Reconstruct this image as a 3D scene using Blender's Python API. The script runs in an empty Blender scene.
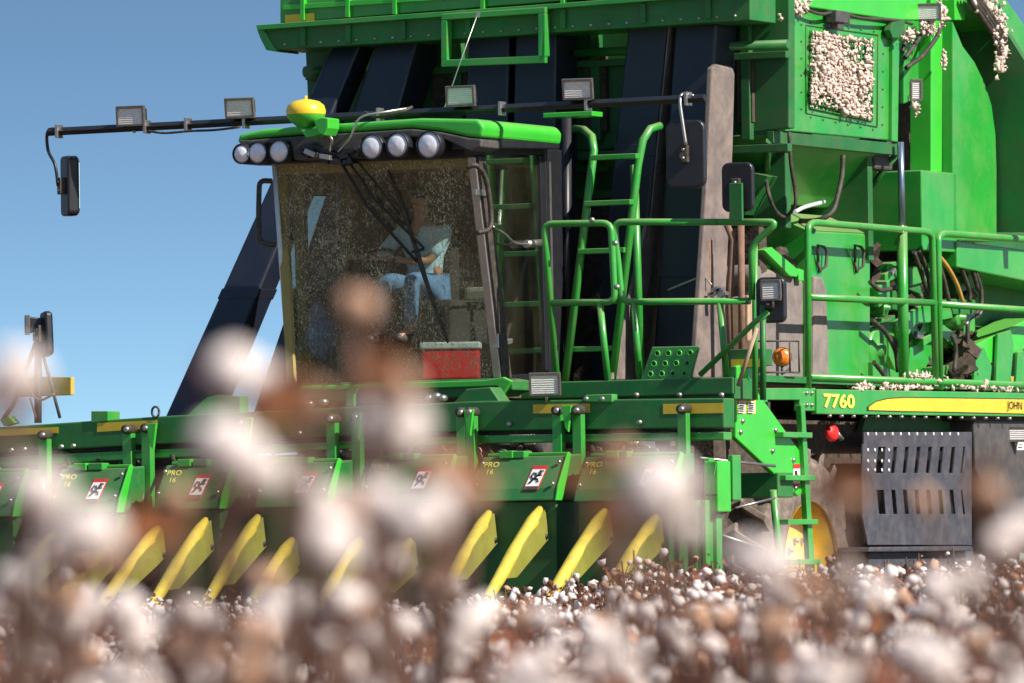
import bpy, bmesh, math, random
import numpy as np
from mathutils import Vector, Matrix
R = math.radians
V = Vector
sc = bpy.context.scene
col = sc.collection
random.seed(7)

# ------------------------------------------------------------------ camera
PSI, FPX, DIST, HOR, ROLL, CZ = R(27), 8100.0, 64.0, 590.0, 0.014, 0.80
F0 = V((-math.sin(PSI), math.cos(PSI), 0)); R0 = V((math.cos(PSI), math.sin(PSI), 0)); Z = V((0, 0, 1))
pit = math.atan((HOR - 341.5) / FPX)
cf = F0 * math.cos(pit) + Z * math.sin(pit)
cu0 = Z * math.cos(pit) - F0 * math.sin(pit)
cu = cu0 * math.cos(ROLL) + R0 * math.sin(ROLL)
cr = R0 * math.cos(ROLL) - cu0 * math.sin(ROLL)
CAM = -F0 * DIST - R0 * (223 / FPX * DIST); CAM.z = CZ
cam_d = bpy.data.cameras.new('camera'); cam = bpy.data.objects.new('camera', cam_d); col.objects.link(cam)
cam.matrix_world = Matrix(((cr.x, cu.x, -cf.x, CAM.x), (cr.y, cu.y, -cf.y, CAM.y), (cr.z, cu.z, -cf.z, CAM.z), (0, 0, 0, 1)))
cam_d.sensor_width = 36; cam_d.lens = 36 * FPX / 1024
cam_d.clip_start = 0.1; cam_d.clip_end = 6000
cam_d.dof.use_dof = True; cam_d.dof.focus_distance = 63.5
cam_d.dof.aperture_fstop = (cam_d.lens / 1000) / 0.043
sc.camera = cam

# ------------------------------------------------------------------ world, sun, exposure
SUN = V((0.75, -0.075, 0.63)).normalized()
w = bpy.data.worlds.new('World'); sc.world = w; w.use_nodes = True
nt = w.node_tree; nt.nodes.clear()
out = nt.nodes.new('ShaderNodeOutputWorld'); bg = nt.nodes.new('ShaderNodeBackground')
sky = nt.nodes.new('ShaderNodeTexSky'); sky.sky_type = 'NISHITA'; sky.sun_disc = False
sky.sun_elevation = math.asin(SUN.z); sky.sun_rotation = math.atan2(SUN.x, SUN.y)
sky.air_density = 1.0; sky.dust_density = 2.0; sky.ozone_density = 1.0; sky.altitude = 300
tc = nt.nodes.new('ShaderNodeTexCoord'); mp = nt.nodes.new('ShaderNodeMapping')
mp.inputs['Location'].default_value = (0, 0, 0.02); mp.inputs['Scale'].default_value = (1, 1, 7)
nt.links.new(tc.outputs['Generated'], mp.inputs['Vector']); nt.links.new(mp.outputs['Vector'], sky.inputs['Vector'])
tn = nt.nodes.new('ShaderNodeVectorMath'); tn.operation = 'MULTIPLY'; tn.inputs[1].default_value = (1.10, 1.36, 1.36)
nt.links.new(sky.outputs[0], tn.inputs[0]); nt.links.new(tn.outputs[0], bg.inputs['Color']); nt.links.new(bg.outputs[0], out.inputs['Surface'])
bg.inputs['Strength'].default_value = 0.092
sun_d = bpy.data.lights.new('sun', 'SUN'); sun_d.energy = 5.0; sun_d.angle = R(0.5); sun_d.color = (1, 0.94, 0.84)
sun = bpy.data.objects.new('sun', sun_d); col.objects.link(sun); sun.rotation_euler = SUN.to_track_quat('Z', 'Y').to_euler()
sun.location = (20, -10, 30)
sc.view_settings.view_transform = 'Standard'; sc.view_settings.look = 'None'
sc.view_settings.gamma = 1; sc.view_settings.exposure = 0.62
sc.cycles.max_bounces = 8; sc.cycles.transparent_max_bounces = 16

# ------------------------------------------------------------------ measuring helpers: a point seen in the photo, on a real plane
def ray(px, py): return cf + cr * ((px - 512) / FPX) - cu * ((py - 341.5) / FPX)
def F(px, py, y): d = ray(px, py); return CAM + d * ((y - CAM.y) / d.y)
def S(px, py, x): d = ray(px, py); return CAM + d * ((x - CAM.x) / d.x)
def D(px, py, dist): d = ray(px, py); return CAM + d * dist

# ------------------------------------------------------------------ materials
MATS = {}
def mat(name, base, rough=0.5, metal=0.0, var=0.15, dust=0.0, dustcol=(0.42, 0.32, 0.2), scale=3.0, bump=0.0, spec=0.5, coat=0.0, emis=None, updust=0.0):
    m = bpy.data.materials.new(name); m.use_nodes = True; t = m.node_tree; N = t.nodes; L = t.links
    b = N['Principled BSDF']; b.inputs['Roughness'].default_value = rough; b.inputs['Metallic'].default_value = metal
    b.inputs['Specular IOR Level'].default_value = spec; b.inputs['Coat Weight'].default_value = coat; b.inputs['Coat Roughness'].default_value = 0.15
    g = N.new('ShaderNodeNewGeometry')
    n1 = N.new('ShaderNodeTexNoise'); n1.inputs['Scale'].default_value = scale; n1.inputs['Detail'].default_value = 7; n1.inputs['Roughness'].default_value = 0.65
    L.new(g.outputs['Position'], n1.inputs['Vector'])
    mr = N.new('ShaderNodeMapRange'); mr.inputs[1].default_value = 0.3; mr.inputs[2].default_value = 0.7; mr.inputs[3].default_value = 1 - var; mr.inputs[4].default_value = 1 + var
    L.new(n1.outputs['Fac'], mr.inputs[0])
    mul = N.new('ShaderNodeVectorMath'); mul.operation = 'SCALE'; mul.inputs[0].default_value = base; L.new(mr.outputs[0], mul.inputs['Scale'])
    last = mul.outputs[0]
    if dust or updust:
        n2 = N.new('ShaderNodeTexNoise'); n2.inputs['Scale'].default_value = scale * 2.3; n2.inputs['Detail'].default_value = 9; n2.inputs['Roughness'].default_value = 0.7
        L.new(g.outputs['Position'], n2.inputs['Vector'])
        r2 = N.new('ShaderNodeMapRange'); r2.inputs[1].default_value = 0.42; r2.inputs[2].default_value = 0.72; r2.inputs[3].default_value = dust * 0.3; r2.inputs[4].default_value = dust * 1.7
        L.new(n2.outputs['Fac'], r2.inputs[0])
        sp = N.new('ShaderNodeSeparateXYZ'); L.new(g.outputs['Normal'], sp.inputs[0])
        r3 = N.new('ShaderNodeMapRange'); r3.inputs[1].default_value = 0.3; r3.inputs[2].default_value = 0.95; r3.inputs[3].default_value = 0; r3.inputs[4].default_value = updust
        L.new(sp.outputs['Z'], r3.inputs[0])
        ad = N.new('ShaderNodeMath'); ad.operation = 'ADD'; ad.use_clamp = True; L.new(r2.outputs[0], ad.inputs[0]); L.new(r3.outputs[0], ad.inputs[1])
        mx = N.new('ShaderNodeMixRGB'); mx.inputs['Color2'].default_value = (*dustcol, 1); L.new(last, mx.inputs['Color1']); L.new(ad.outputs[0], mx.inputs['Fac'])
        last = mx.outputs[0]
        ra = N.new('ShaderNodeMath'); ra.operation = 'MULTIPLY_ADD'; ra.inputs[1].default_value = 0.5; ra.inputs[2].default_value = rough; ra.use_clamp = True
        L.new(ad.outputs[0], ra.inputs[0]); L.new(ra.outputs[0], b.inputs['Roughness'])
    L.new(last, b.inputs['Base Color'])
    if bump:
        bp = N.new('ShaderNodeBump'); bp.inputs['Strength'].default_value = bump; bp.inputs['Distance'].default_value = 0.02
        n3 = N.new('ShaderNodeTexNoise'); n3.inputs['Scale'].default_value = scale * 4; n3.inputs['Detail'].default_value = 6
        L.new(g.outputs['Position'], n3.inputs['Vector']); L.new(n3.outputs['Fac'], bp.inputs['Height']); L.new(bp.outputs[0], b.inputs['Normal'])
    if emis: b.inputs['Emission Color'].default_value = (*emis[:3], 1); b.inputs['Emission Strength'].default_value = emis[3]
    MATS[name] = m; return m
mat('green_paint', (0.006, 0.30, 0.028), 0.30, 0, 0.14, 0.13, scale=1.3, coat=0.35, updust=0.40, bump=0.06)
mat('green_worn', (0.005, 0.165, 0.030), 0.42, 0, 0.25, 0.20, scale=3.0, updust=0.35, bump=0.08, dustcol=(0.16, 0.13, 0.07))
mat('green_shadow', (0.005, 0.13, 0.028), 0.5, 0, 0.25, 0.22, scale=2.6, updust=0.3, dustcol=(0.13, 0.10, 0.06))  # darker copy of the green, shade put into the colour of recesses and inner walls
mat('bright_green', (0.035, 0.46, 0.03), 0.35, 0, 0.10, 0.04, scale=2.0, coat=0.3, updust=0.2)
mat('yellow_paint', (0.78, 0.52, 0.015), 0.35, 0, 0.08, 0.06, scale=4, coat=0.2)
mat('divider_yellow', (0.68, 0.50, 0.05), 0.30, 0, 0.2, 0.28, scale=6, coat=0.4, dustcol=(0.32, 0.25, 0.09), bump=0.08)
mat('divider_side', (0.22, 0.22, 0.03), 0.5, 0, 0.2, 0.25, scale=5, dustcol=(0.25, 0.22, 0.06))
mat('sticker_yellow', (0.75, 0.50, 0.02), 0.4, 0, 0.1, 0.14, scale=6)
mat('old_yellow', (0.50, 0.36, 0.06), 0.6, 0, 0.3, 0.3, scale=7, dustcol=(0.35, 0.25, 0.12))
mat('black_duct', (0.008, 0.012, 0.026), 0.42, 0, 0.25, 0.018, dustcol=(0.3, 0.26, 0.24), scale=1.4, bump=0.04)
mat('dusty_duct', (0.11, 0.09, 0.085), 0.7, 0, 0.3, 0.55, dustcol=(0.29, 0.22, 0.19), scale=2.2)
mat('black_plastic', (0.010, 0.011, 0.016), 0.42, 0, 0.2, 0.012, scale=6)
mat('black_rubber', (0.015, 0.014, 0.014), 0.6, 0, 0.2, 0.12, scale=8)
mat('dark_gray', (0.045, 0.045, 0.052), 0.55, 0, 0.2, 0.1, scale=4)
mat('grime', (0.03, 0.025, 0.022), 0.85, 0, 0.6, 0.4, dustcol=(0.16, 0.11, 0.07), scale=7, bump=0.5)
mat('shield_gray', (0.032, 0.037, 0.054), 0.6, 0.0, 0.25, 0.16, dustcol=(0.28, 0.22, 0.19), scale=4)
mat('tank_gray', (0.14, 0.12, 0.12), 0.7, 0, 0.25, 0.5, dustcol=(0.30, 0.24, 0.20), scale=3, bump=0.05)
mat('tyre', (0.09, 0.075, 0.065), 0.85, 0, 0.3, 0.6, dustcol=(0.34, 0.26, 0.21), scale=5, bump=0.3)
mat('steel', (0.45, 0.43, 0.41), 0.35, 0.9, 0.2, 0.15, scale=8)
mat('blue_steel', (0.22, 0.28, 0.42), 0.3, 0.8, 0.15, 0.1, scale=5)
mat('silver', (0.62, 0.57, 0.52), 0.3, 0.8, 0.15, 0.15, scale=15)
mat('lamp_rim_metal', (0.16, 0.15, 0.15), 0.35, 0.6, 0.2, 0.2, scale=15)
mat('rim_yellow', (0.62, 0.36, 0.015), 0.45, 0, 0.2, 0.3, scale=5, dustcol=(0.35, 0.25, 0.12))
mat('rust', (0.20, 0.10, 0.07), 0.8, 0.2, 0.4, 0.2, scale=9)
mat('bare_tan', (0.42, 0.28, 0.19), 0.7, 0, 0.2, 0.2, scale=9)
mat('orange_hose', (0.42, 0.22, 0.03), 0.5, 0, 0.2, 0.15, scale=9)
mat('amber', (0.75, 0.20, 0.01), 0.25, 0, 0.1, spec=0.8, coat=0.5, scale=20)
mat('red', (0.80, 0.02, 0.02), 0.4, 0, 0.1, 0.03, scale=8)
mat('white_plastic', (0.62, 0.70, 0.72), 0.4, 0, 0.06, 0.04, scale=8)
mat('white_label', (0.80, 0.78, 0.74), 0.5, 0, 0.05, 0.1, scale=12)
mat('black_ink', (0.012, 0.012, 0.012), 0.5)
mat('red_ink', (0.55, 0.03, 0.03), 0.5)
mat('yellow_ink', (0.90, 0.75, 0.10), 0.45)
mat('skin', (0.46, 0.24, 0.15), 0.55, 0, 0.08, scale=12)
mat('shirt', (0.50, 0.74, 0.86), 0.85, 0, 0.14, scale=9)
mat('jeans', (0.14, 0.27, 0.50), 0.9, 0, 0.25, scale=14)
mat('cap_cloth', (0.03, 0.09, 0.04), 0.85, 0, 0.1, scale=9)
mat('hair', (0.03, 0.02, 0.015), 0.8)
mat('eye_white', (0.7, 0.7, 0.68), 0.4)
mat('seat_cloth', (0.05, 0.045, 0.04), 0.9, 0, 0.2, scale=9)
mat('cab_trim', (0.06, 0.042, 0.028), 0.8, 0, 0.25, 0.2, scale=6)
mat('olive_trim', (0.36, 0.28, 0.08), 0.75, 0, 0.2, 0.2, scale=5)
mat('cream_cloth', (0.50, 0.48, 0.34), 0.85, 0, 0.1, scale=8)
mat('lint', (0.66, 0.52, 0.45), 0.95, 0, 0.2, scale=25)
mat('soil', (0.15, 0.095, 0.06), 0.95, 0, 0.3, scale=2.0, bump=0.6)

def cotton_mat(name, base, trans=0.35, var=0.12, scale=30):
    m = mat(name, base, 0.95, 0, var, scale=scale, spec=0.1)
    N = m.node_tree.nodes; L = m.node_tree.links; b = N['Principled BSDF']; o = N['Material Output']
    tr = N.new('ShaderNodeBsdfTranslucent'); mx = N.new('ShaderNodeMixShader'); mx.inputs[0].default_value = trans
    tr.inputs[0].default_value = (*base, 1)
    L.new(b.outputs[0], mx.inputs[1]); L.new(tr.outputs[0], mx.inputs[2]); L.new(mx.outputs[0], o.inputs['Surface'])
    return m
cotton_mat('cotton_white', (0.88, 0.77, 0.73), 0.25)
cotton_mat('cotton_dull', (0.62, 0.38, 0.26), 0.25)
cotton_mat('dry_leaf', (0.24, 0.10, 0.065), 0.35, 0.45, 12)
cotton_mat('orange_leaf', (0.42, 0.16, 0.07), 0.35, 0.3, 12)
mat('stalk', (0.13, 0.07, 0.05), 0.85, 0, 0.3, scale=10)

def glass_mat(name, tint, gloss, dustc=None, dustf=0.0, specks=0.0, groughness=0.03):
    m = bpy.data.materials.new(name); m.use_nodes = True; t = m.node_tree; N = t.nodes; L = t.links
    N.remove(N['Principled BSDF']); o = N['Material Output']
    tr = N.new('ShaderNodeBsdfTransparent'); tr.inputs[0].default_value = (*tint, 1)
    gl = N.new('ShaderNodeBsdfGlossy'); gl.inputs['Roughness'].default_value = groughness
    lw = N.new('ShaderNodeLayerWeight'); lw.inputs['Blend'].default_value = 0.5
    pw = N.new('ShaderNodeMath'); pw.operation = 'POWER'; pw.inputs[1].default_value = 3; L.new(lw.outputs['Facing'], pw.inputs[0])
    fr = N.new('ShaderNodeMath'); fr.operation = 'MULTIPLY_ADD'; fr.inputs[1].default_value = 0.9 - gloss; fr.inputs[2].default_value = gloss; fr.use_clamp = True; L.new(pw.outputs[0], fr.inputs[0])
    mx = N.new('ShaderNodeMixShader'); L.new(fr.outputs[0], mx.inputs[0]); L.new(tr.outputs[0], mx.inputs[1]); L.new(gl.outputs[0], mx.inputs[2])
    last = mx.outputs[0]
    if dustc:
        g = N.new('ShaderNodeNewGeometry')
        def layer(sv, scale, lo, hi, f0, f1, c0, c1, last):
            mp = N.new('ShaderNodeMapping'); mp.inputs['Scale'].default_value = sv; L.new(g.outputs['Position'], mp.inputs['Vector'])
            n = N.new('ShaderNodeTexNoise'); n.inputs['Scale'].default_value = scale; n.inputs['Detail'].default_value = 5; n.inputs['Roughness'].default_value = 0.6
            L.new(mp.outputs[0], n.inputs['Vector'])
            r = N.new('ShaderNodeMapRange'); r.inputs[1].default_value = lo; r.inputs[2].default_value = hi; r.inputs[3].default_value = f0; r.inputs[4].default_value = f1
            L.new(n.outputs['Fac'], r.inputs[0])
            nm = N.new('ShaderNodeTexNoise'); nm.inputs['Scale'].default_value = 1.7; nm.inputs['Detail'].default_value = 3; nm.inputs['Distortion'].default_value = 1.2; L.new(g.outputs['Position'], nm.inputs['Vector'])
            rm = N.new('ShaderNodeMapRange'); rm.inputs[1].default_value = 0.38; rm.inputs[2].default_value = 0.62; rm.inputs[3].default_value = 0.35; rm.inputs[4].default_value = 1.5; L.new(nm.outputs['Fac'], rm.inputs[0])
            mq = N.new('ShaderNodeMath'); mq.operation = 'MULTIPLY'; mq.use_clamp = True; L.new(r.outputs[0], mq.inputs[0]); L.new(rm.outputs[0], mq.inputs[1]); r = mq
            n2 = N.new('ShaderNodeTexNoise'); n2.inputs['Scale'].default_value = 9; L.new(mp.outputs[0], n2.inputs['Vector'])
            rp = N.new('ShaderNodeMixRGB'); rp.inputs['Color1'].default_value = (*c0, 1); rp.inputs['Color2'].default_value = (*c1, 1); L.new(n2.outputs['Fac'], rp.inputs['Fac'])
            df0 = N.new('ShaderNodeBsdfDiffuse'); L.new(rp.outputs[0], df0.inputs['Color']); d2 = N.new('ShaderNodeBsdfTranslucent'); L.new(rp.outputs[0], d2.inputs['Color']); df = N.new('ShaderNodeMixShader'); df.inputs[0].default_value = 0.3; L.new(df0.outputs[0], df.inputs[1]); L.new(d2.outputs[0], df.inputs[2])
            mm = N.new('ShaderNodeMixShader'); L.new(r.outputs[0], mm.inputs[0]); L.new(last, mm.inputs[1]); L.new(df.outputs[0], mm.inputs[2])
            return mm.outputs[0]
        last = layer((1, 1, 0.5), 3.0, 0.35, 0.7, dustf * 0.5, dustf * 1.5, dustc, (dustc[0] * 0.7, dustc[1] * 0.9, dustc[2] * 0.5), last)
        if specks:
            last = layer((1, 1, 0.38), 42.0, 0.54, 0.66, 0, specks, (0.85, 0.76, 0.55), (0.55, 0.42, 0.25), last)
            last = layer((1, 1, 0.55), 80.0, 0.57, 0.65, 0, specks * 1.9, (0.85, 0.85, 0.75), (0.7, 0.6, 0.45), last)
    L.new(last, o.inputs['Surface']); MATS[name] = m; return m
glass_mat('windshield_glass', (0.92, 0.92, 0.86), 0.03, (0.52, 0.44, 0.28), 0.06, 0.42)
glass_mat('side_glass', (0.82, 0.88, 0.87), 0.16, (0.3, 0.25, 0.18), 0.03, 0.0)
glass_mat('mirror_face', (0.0, 0.0, 0.0), 0.85)
def lens_mat():
    m = mat('lamp_lens', (0.80, 0.78, 0.74), 0.15, 0.25, 0.1, 0.1, scale=30)
    N = m.node_tree.nodes; L = m.node_tree.links; b = N['Principled BSDF']
    g = N.new('ShaderNodeNewGeometry'); wv = N.new('ShaderNodeTexWave'); wv.bands_direction = 'Z'; wv.inputs['Scale'].default_value = 18; wv.inputs['Distortion'].default_value = 1.5
    L.new(g.outputs['Position'], wv.inputs['Vector']); bp = N.new('ShaderNodeBump'); bp.inputs['Strength'].default_value = 0.4; bp.inputs['Distance'].default_value = 0.015
    L.new(wv.outputs['Fac'], bp.inputs['Height']); L.new(bp.outputs[0], b.inputs['Normal'])
lens_mat()
mat('headlight_lens', (0.82, 0.80, 0.86), 0.14, 0.15, 0.12, 0.06, scale=14, coat=0.6)

# ------------------------------------------------------------------ mesh builder
class MB:
    def __init__(s): s.v = []; s.f = []; s.sm = []
    def add(s, vs, fs, smooth=False):
        k = len(s.v); s.v += [tuple(p) for p in vs]; s.f += [tuple(i + k for i in f) for f in fs]; s.sm += [smooth] * len(fs); return s
    def prism(s, pts, vec):
        n = len(pts); vec = V(vec)
        s.add(list(pts) + [V(p) + vec for p in pts], [tuple(range(n)), tuple(range(2 * n - 1, n - 1, -1))] + [(i, (i + 1) % n, (i + 1) % n + n, i + n) for i in range(n)]); return s
    def box(s, a, b):
        x0, y0, z0 = a; x1, y1, z1 = b
        return s.prism([(x0, y0, z0), (x1, y0, z0), (x1, y0, z1), (x0, y0, z1)], (0, y1 - y0, 0))
    def hexa(s, b4, t4):
        return s.add(list(b4) + list(t4), [(0, 1, 2, 3), (7, 6, 5, 4)] + [(i, (i + 1) % 4, (i + 1) % 4 + 4, i + 4) for i in range(4)])
    def obox(s, c, ax, ay, az):
        c, ax, ay, az = V(c), V(ax), V(ay), V(az)
        return s.hexa([c - ax - ay - az, c + ax - ay - az, c + ax + ay - az, c - ax + ay - az], [c - ax - ay + az, c + ax - ay + az, c + ax + ay + az, c - ax + ay + az])
    def tube(s, pts, r, n=10, curve=0, cap=True, flat=1.0):
        pts = [V(p) for p in pts]
        rr = list(r) if isinstance(r, (list, tuple)) else [r] * len(pts)
        if curve and len(pts) > 2:
            P = [2 * pts[0] - pts[1]] + pts + [2 * pts[-1] - pts[-2]]; q = []; q2 = []
            for i in range(1, len(P) - 2):
                for k in range(curve):
                    t = k / curve; a, b, c, d = P[i - 1:i + 3]
                    q.append(0.5 * ((2 * b) + (c - a) * t + (2 * a - 5 * b + 4 * c - d) * t * t + (3 * b - a - 3 * c + d) * t ** 3)); q2.append(rr[i - 1] * (1 - t) + rr[i] * t)
            q.append(pts[-1]); q2.append(rr[-1]); pts, rr = q, q2
        rings = []; up = None
        for i, p in enumerate(pts):
            t = (pts[min(i + 1, len(pts) - 1)] - pts[max(i - 1, 0)]).normalized()
            if up is None: up = V((0, 0, 1)) if abs(t.z) < 0.9 else V((0, 1, 0))
            a = (up - t * up.dot(t)).normalized(); b = t.cross(a); up = a
            rings.append([p + (a * math.cos(2 * math.pi * k / n) + b * math.sin(2 * math.pi * k / n) * flat) * rr[i] for k in range(n)])
        vs = [p for rg in rings for p in rg]; fs = []
        for i in range(len(rings) - 1):
            for k in range(n): fs.append((i * n + k, i * n + (k + 1) % n, (i + 1) * n + (k + 1) % n, (i + 1) * n + k))
        s.add(vs, fs, True)
        if cap: s.add(rings[0], [tuple(range(n))]); s.add(rings[-1], [tuple(range(n - 1, -1, -1))])
        return s
    def lathe(s, c, axis, prof, n=40, smooth=True):
        c = V(c); ax = V(axis).normalized(); a = ax.orthogonal().normalized(); b = ax.cross(a)
        vs = [c + ax * h + (a * math.cos(2 * math.pi * k / n) + b * math.sin(2 * math.pi * k / n)) * r for (r, h) in prof for k in range(n)]
        fs = [(i * n + k, i * n + (k + 1) % n, (i + 1) * n + (k + 1) % n, (i + 1) * n + k) for i in range(len(prof) - 1) for k in range(n)]
        return s.add(vs, fs, smooth)
    def ball(s, c, rx, ry=None, rz=None, n=14):
        ry = ry or rx; rz = rz or rx; c = V(c); m = n // 2; vs = []; fs = []
        for i in range(m + 1):
            th = math.pi * i / m
            for k in range(n): vs.append(c + V((rx * math.sin(th) * math.cos(2 * math.pi * k / n), ry * math.sin(th) * math.sin(2 * math.pi * k / n), rz * math.cos(th))))
        for i in range(m):
            for k in range(n): fs.append((i * n + k, i * n + (k + 1) % n, (i + 1) * n + (k + 1) % n, (i + 1) * n + k))
        return s.add(vs, fs, True)
    # measured shapes
    def fp(s, pts, y, t): return s.prism([F(a, b, y) for a, b in pts], (0, t, 0))            # front-facing plate, t deep
    def sp(s, pts, x, t): return s.prism([S(a, b, x) for a, b in pts], (-t, 0, 0))           # side-facing plate, t thick
    def fb(s, x0, y0, x1, y1, ya, yb):
        xm, ym = (x0 + x1) / 2, (y0 + y1) / 2
        return s.box((F(x0, ym, ya).x, ya, F(xm, y1, ya).z), (F(x1, ym, ya).x, yb, F(xm, y0, ya).z))
    def sb(s, x0, y0, x1, y1, xo, xi):
        xm, ym = (x0 + x1) / 2, (y0 + y1) / 2
        return s.box((xi, S(x0, ym, xo).y, S(xm, y1, xo).z), (xo, S(x1, ym, xo).y, S(xm, y0, xo).z))
    def build(s, name, m, parent=None, bevel=0.0, seg=2, label=None):
        me = bpy.data.meshes.new(name); me.from_pydata(s.v, [], s.f)
        bm = bmesh.new(); bm.from_mesh(me); bmesh.ops.remove_doubles(bm, verts=bm.verts, dist=1e-5)
        bmesh.ops.recalc_face_normals(bm, faces=bm.faces); bm.to_mesh(me); bm.free()
        if len(me.polygons) == len(s.sm): me.polygons.foreach_set('use_smooth', s.sm)
        else: me.polygons.foreach_set('use_smooth', [any(s.sm)] * len(me.polygons))
        me.materials.append(MATS[m]); o = bpy.data.objects.new(name, me); col.objects.link(o)
        if parent is not None: o.parent = parent; o.matrix_parent_inverse = parent.matrix_world.inverted() if parent.type != 'EMPTY' else Matrix.Translation(-parent.location)
        if bevel:
            b = o.modifiers.new('bevel', 'BEVEL'); b.width = bevel; b.segments = seg; b.limit_method = 'ANGLE'; b.angle_limit = R(40); b.harden_normals = False
        if label: o['label'] = label
        if name in SPLIT: split(o)
        return o
SPLIT = {'maker_lettering', 'cross_tube', 'air_screen', 'beam_bracket', 'duct_collar', 'stiffener', 'rim_gusset', 'corner_post', 'body_column', 'exhaust_pipe', 'linkage_plate', 'rim_bolt', 'panel_bolt', 'bay_brace', 'gate_rail', 'end_post', 'chain_guard',
 'hook', 'spindle_bar', 'support_plate', 'bar_clamp', 'door_hinge', 'rung', 'plate_bolt', 'beam_bolt', 'head_bolt', 'rim_rib', 'hand_rail', 'side_rail', 'tie_rod', 'rail_bolt', 'wheel_nut', 'edge_bolt', 'lint_clump', 'left_trim',
 'corner_flange', 'valve_block', 'fitting', 'shield_rivet', 'mirror_bolt', 'wiper_bracket', 'lid_lip', 'door_frame', 'rim_ledge', 'chassis', 'step_frame', 'deck_ladder', 'wiper_motor', 'wiper_arm'}
def split(o):
    me = o.data; n = len(me.vertices); par = list(range(n))
    def find(a):
        while par[a] != a: par[a] = par[par[a]]; a = par[a]
        return a
    for e in me.edges: a, b = find(e.vertices[0]), find(e.vertices[1]); par[a] = b
    gr = {}
    for i in range(n): gr.setdefault(find(i), []).append(i)
    if len(gr) < 2 or len(gr) > 100: return
    polys = {}
    for p in me.polygons: polys.setdefault(find(p.vertices[0]), []).append((tuple(p.vertices), p.use_smooth))
    first = True
    for k, vs in gr.items():
        ix = {v: i for i, v in enumerate(vs)}; m2 = bpy.data.meshes.new(o.name.split('.')[0]); pl = polys.get(k, [])
        m2.from_pydata([me.vertices[v].co[:] for v in vs], [], [tuple(ix[q] for q in f) for f, _ in pl]); m2.polygons.foreach_set('use_smooth', [b for _, b in pl]); m2.materials.append(me.materials[0])
        if first: first = False; keep = m2
        else: c = o.copy(); c.data = m2; col.objects.link(c)
    o.data = keep
def one(name, m, parent, bevel, fn, *a):
    b = MB(); getattr(b, fn)(*a); return b.build(name, m, parent, bevel)
def tag(o, label=None, cat=None, group=None, kind=None):
    if label: o['label'] = label
    if cat: o['category'] = cat
    if group: o['group'] = group
    if kind: o['kind'] = kind
    return o
def text(name, s, o3, u, v, m, parent, t=0.004, bold=0.0):
    """letters fitted into the parallelogram o3, o3+u, o3+v, standing t proud"""
    cu_ = bpy.data.curves.new(name, 'FONT'); cu_.body = s; cu_.extrude = 0.0; cu_.offset = bold; cu_.align_x = 'CENTER'; cu_.resolution_u = 3
    ob = bpy.data.objects.new(name, cu_); col.objects.link(ob)
    dg = bpy.context.evaluated_depsgraph_get(); me = bpy.data.meshes.new_from_object(ob.evaluated_get(dg))
    bpy.data.objects.remove(ob)
    xs = [q.co.x for q in me.vertices]; ys = [q.co.y for q in me.vertices]
    x0, x1, y0, y1 = min(xs), max(xs), min(ys), max(ys); nrm = u.cross(v).normalized() * t
    for q in me.vertices: q.co = o3 + u * ((q.co.x - x0) / (x1 - x0)) + v * ((q.co.y - y0) / (y1 - y0)) + nrm
    me.name = name; me.materials.clear(); me.materials.append(MATS[m])
    o = bpy.data.objects.new(name, me); col.objects.link(o)
    o.parent = parent; o.matrix_parent_inverse = parent.matrix_world.inverted() if parent.type != 'EMPTY' else Matrix.Translation(-parent.location)
    return o

# ------------------------------------------------------------------ ground
g = MB(); 
g.add([(-2500, -200, 0), (2500, -200, 0), (2500, 4500, 0), (-2500, 4500, 0)], [(0, 1, 2, 3)])
tag(g.build('ground', 'soil'), kind='structure')

# ================================================================== COTTON PICKER
root = bpy.data.objects.new('cotton_picker', None); col.objects.link(root); root.location = (-3.4, 2.5, 0)
tag(root, 'large green and yellow six-row cotton picker with black air ducts, standing over the cotton', 'cotton picker')
XS = -1.1          # outer side plane of the machine

# ---- hopper
hy = 3.1
hop = MB(); hop.fp([(300, -60), (789, -60), (789, 128), (600, 150), (310, 150)], hy, 0.12)
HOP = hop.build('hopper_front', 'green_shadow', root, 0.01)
b = MB()
for px in (322, 452, 590, 740): b.fb(px, -30, px + 9, 140, hy - 0.08, hy - 0.003)
b.fb(305, 62, 786, 69, hy - 0.10, hy - 0.004); b.fb(560, 148, 788, 156, hy - 0.09, hy - 0.002)
b.build('stiffener', 'green_shadow', HOP, 0.006)
b = MB(); b.tube([F(305, 72, hy - .18), F(325, 71, hy - .18)], 0.05); b.tube([F(575, 53, hy - .2), F(788, 44, hy - .2)], 0.038); b.build('cross_tube', 'green_worn', HOP)
# grimy fibre screens between the ducts
b = MB(); b.fb(432, 60, 470, 112, hy - 0.06, hy - 0.01); b.fb(583, 55, 606, 132, hy - 0.06, hy - 0.01); b.fb(737, 55, 752, 122, hy - .06, hy - .01)
b.build('air_screen', 'grime', HOP)
# rim
ry = 2.42
RIM = MB().fp([(262, 27), (520, 8), (750, -8), (750, 20), (520, 35), (275, 50)], ry, 0.5).build('hopper_rim', 'green_worn', root, 0.008)
b = MB(); b.fp([(256, 25), (520, 6), (750, -11), (751, -7), (520, 11), (257, 30)], ry - 0.08, 0.1); b.fp([(257, 30), (262, 27), (277, 52), (266, 50), (260, 38)], ry - 0.02, 0.4); b.build('rim_ledge', 'green_paint', RIM, 0.004)
b = MB(); b.fp([(280, -30), (745, -60), (745, -12), (520, 4), (280, 23)], ry + 0.12, 0.4); b.build('rim_wall', 'green_paint', RIM, 0.008)
b = MB(); b.fp([(283, 5), (745, -25), (745, -20), (283, 10)], ry + 0.08, 0.04)
for px in (300, 345, 392, 480, 560, 640): b.fp([(px, -12), (px + 4, -12), (px + 4, 20 - (px - 300) * .062), (px, 20 - (px - 300) * .062)], ry + 0.07, 0.05)
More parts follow.
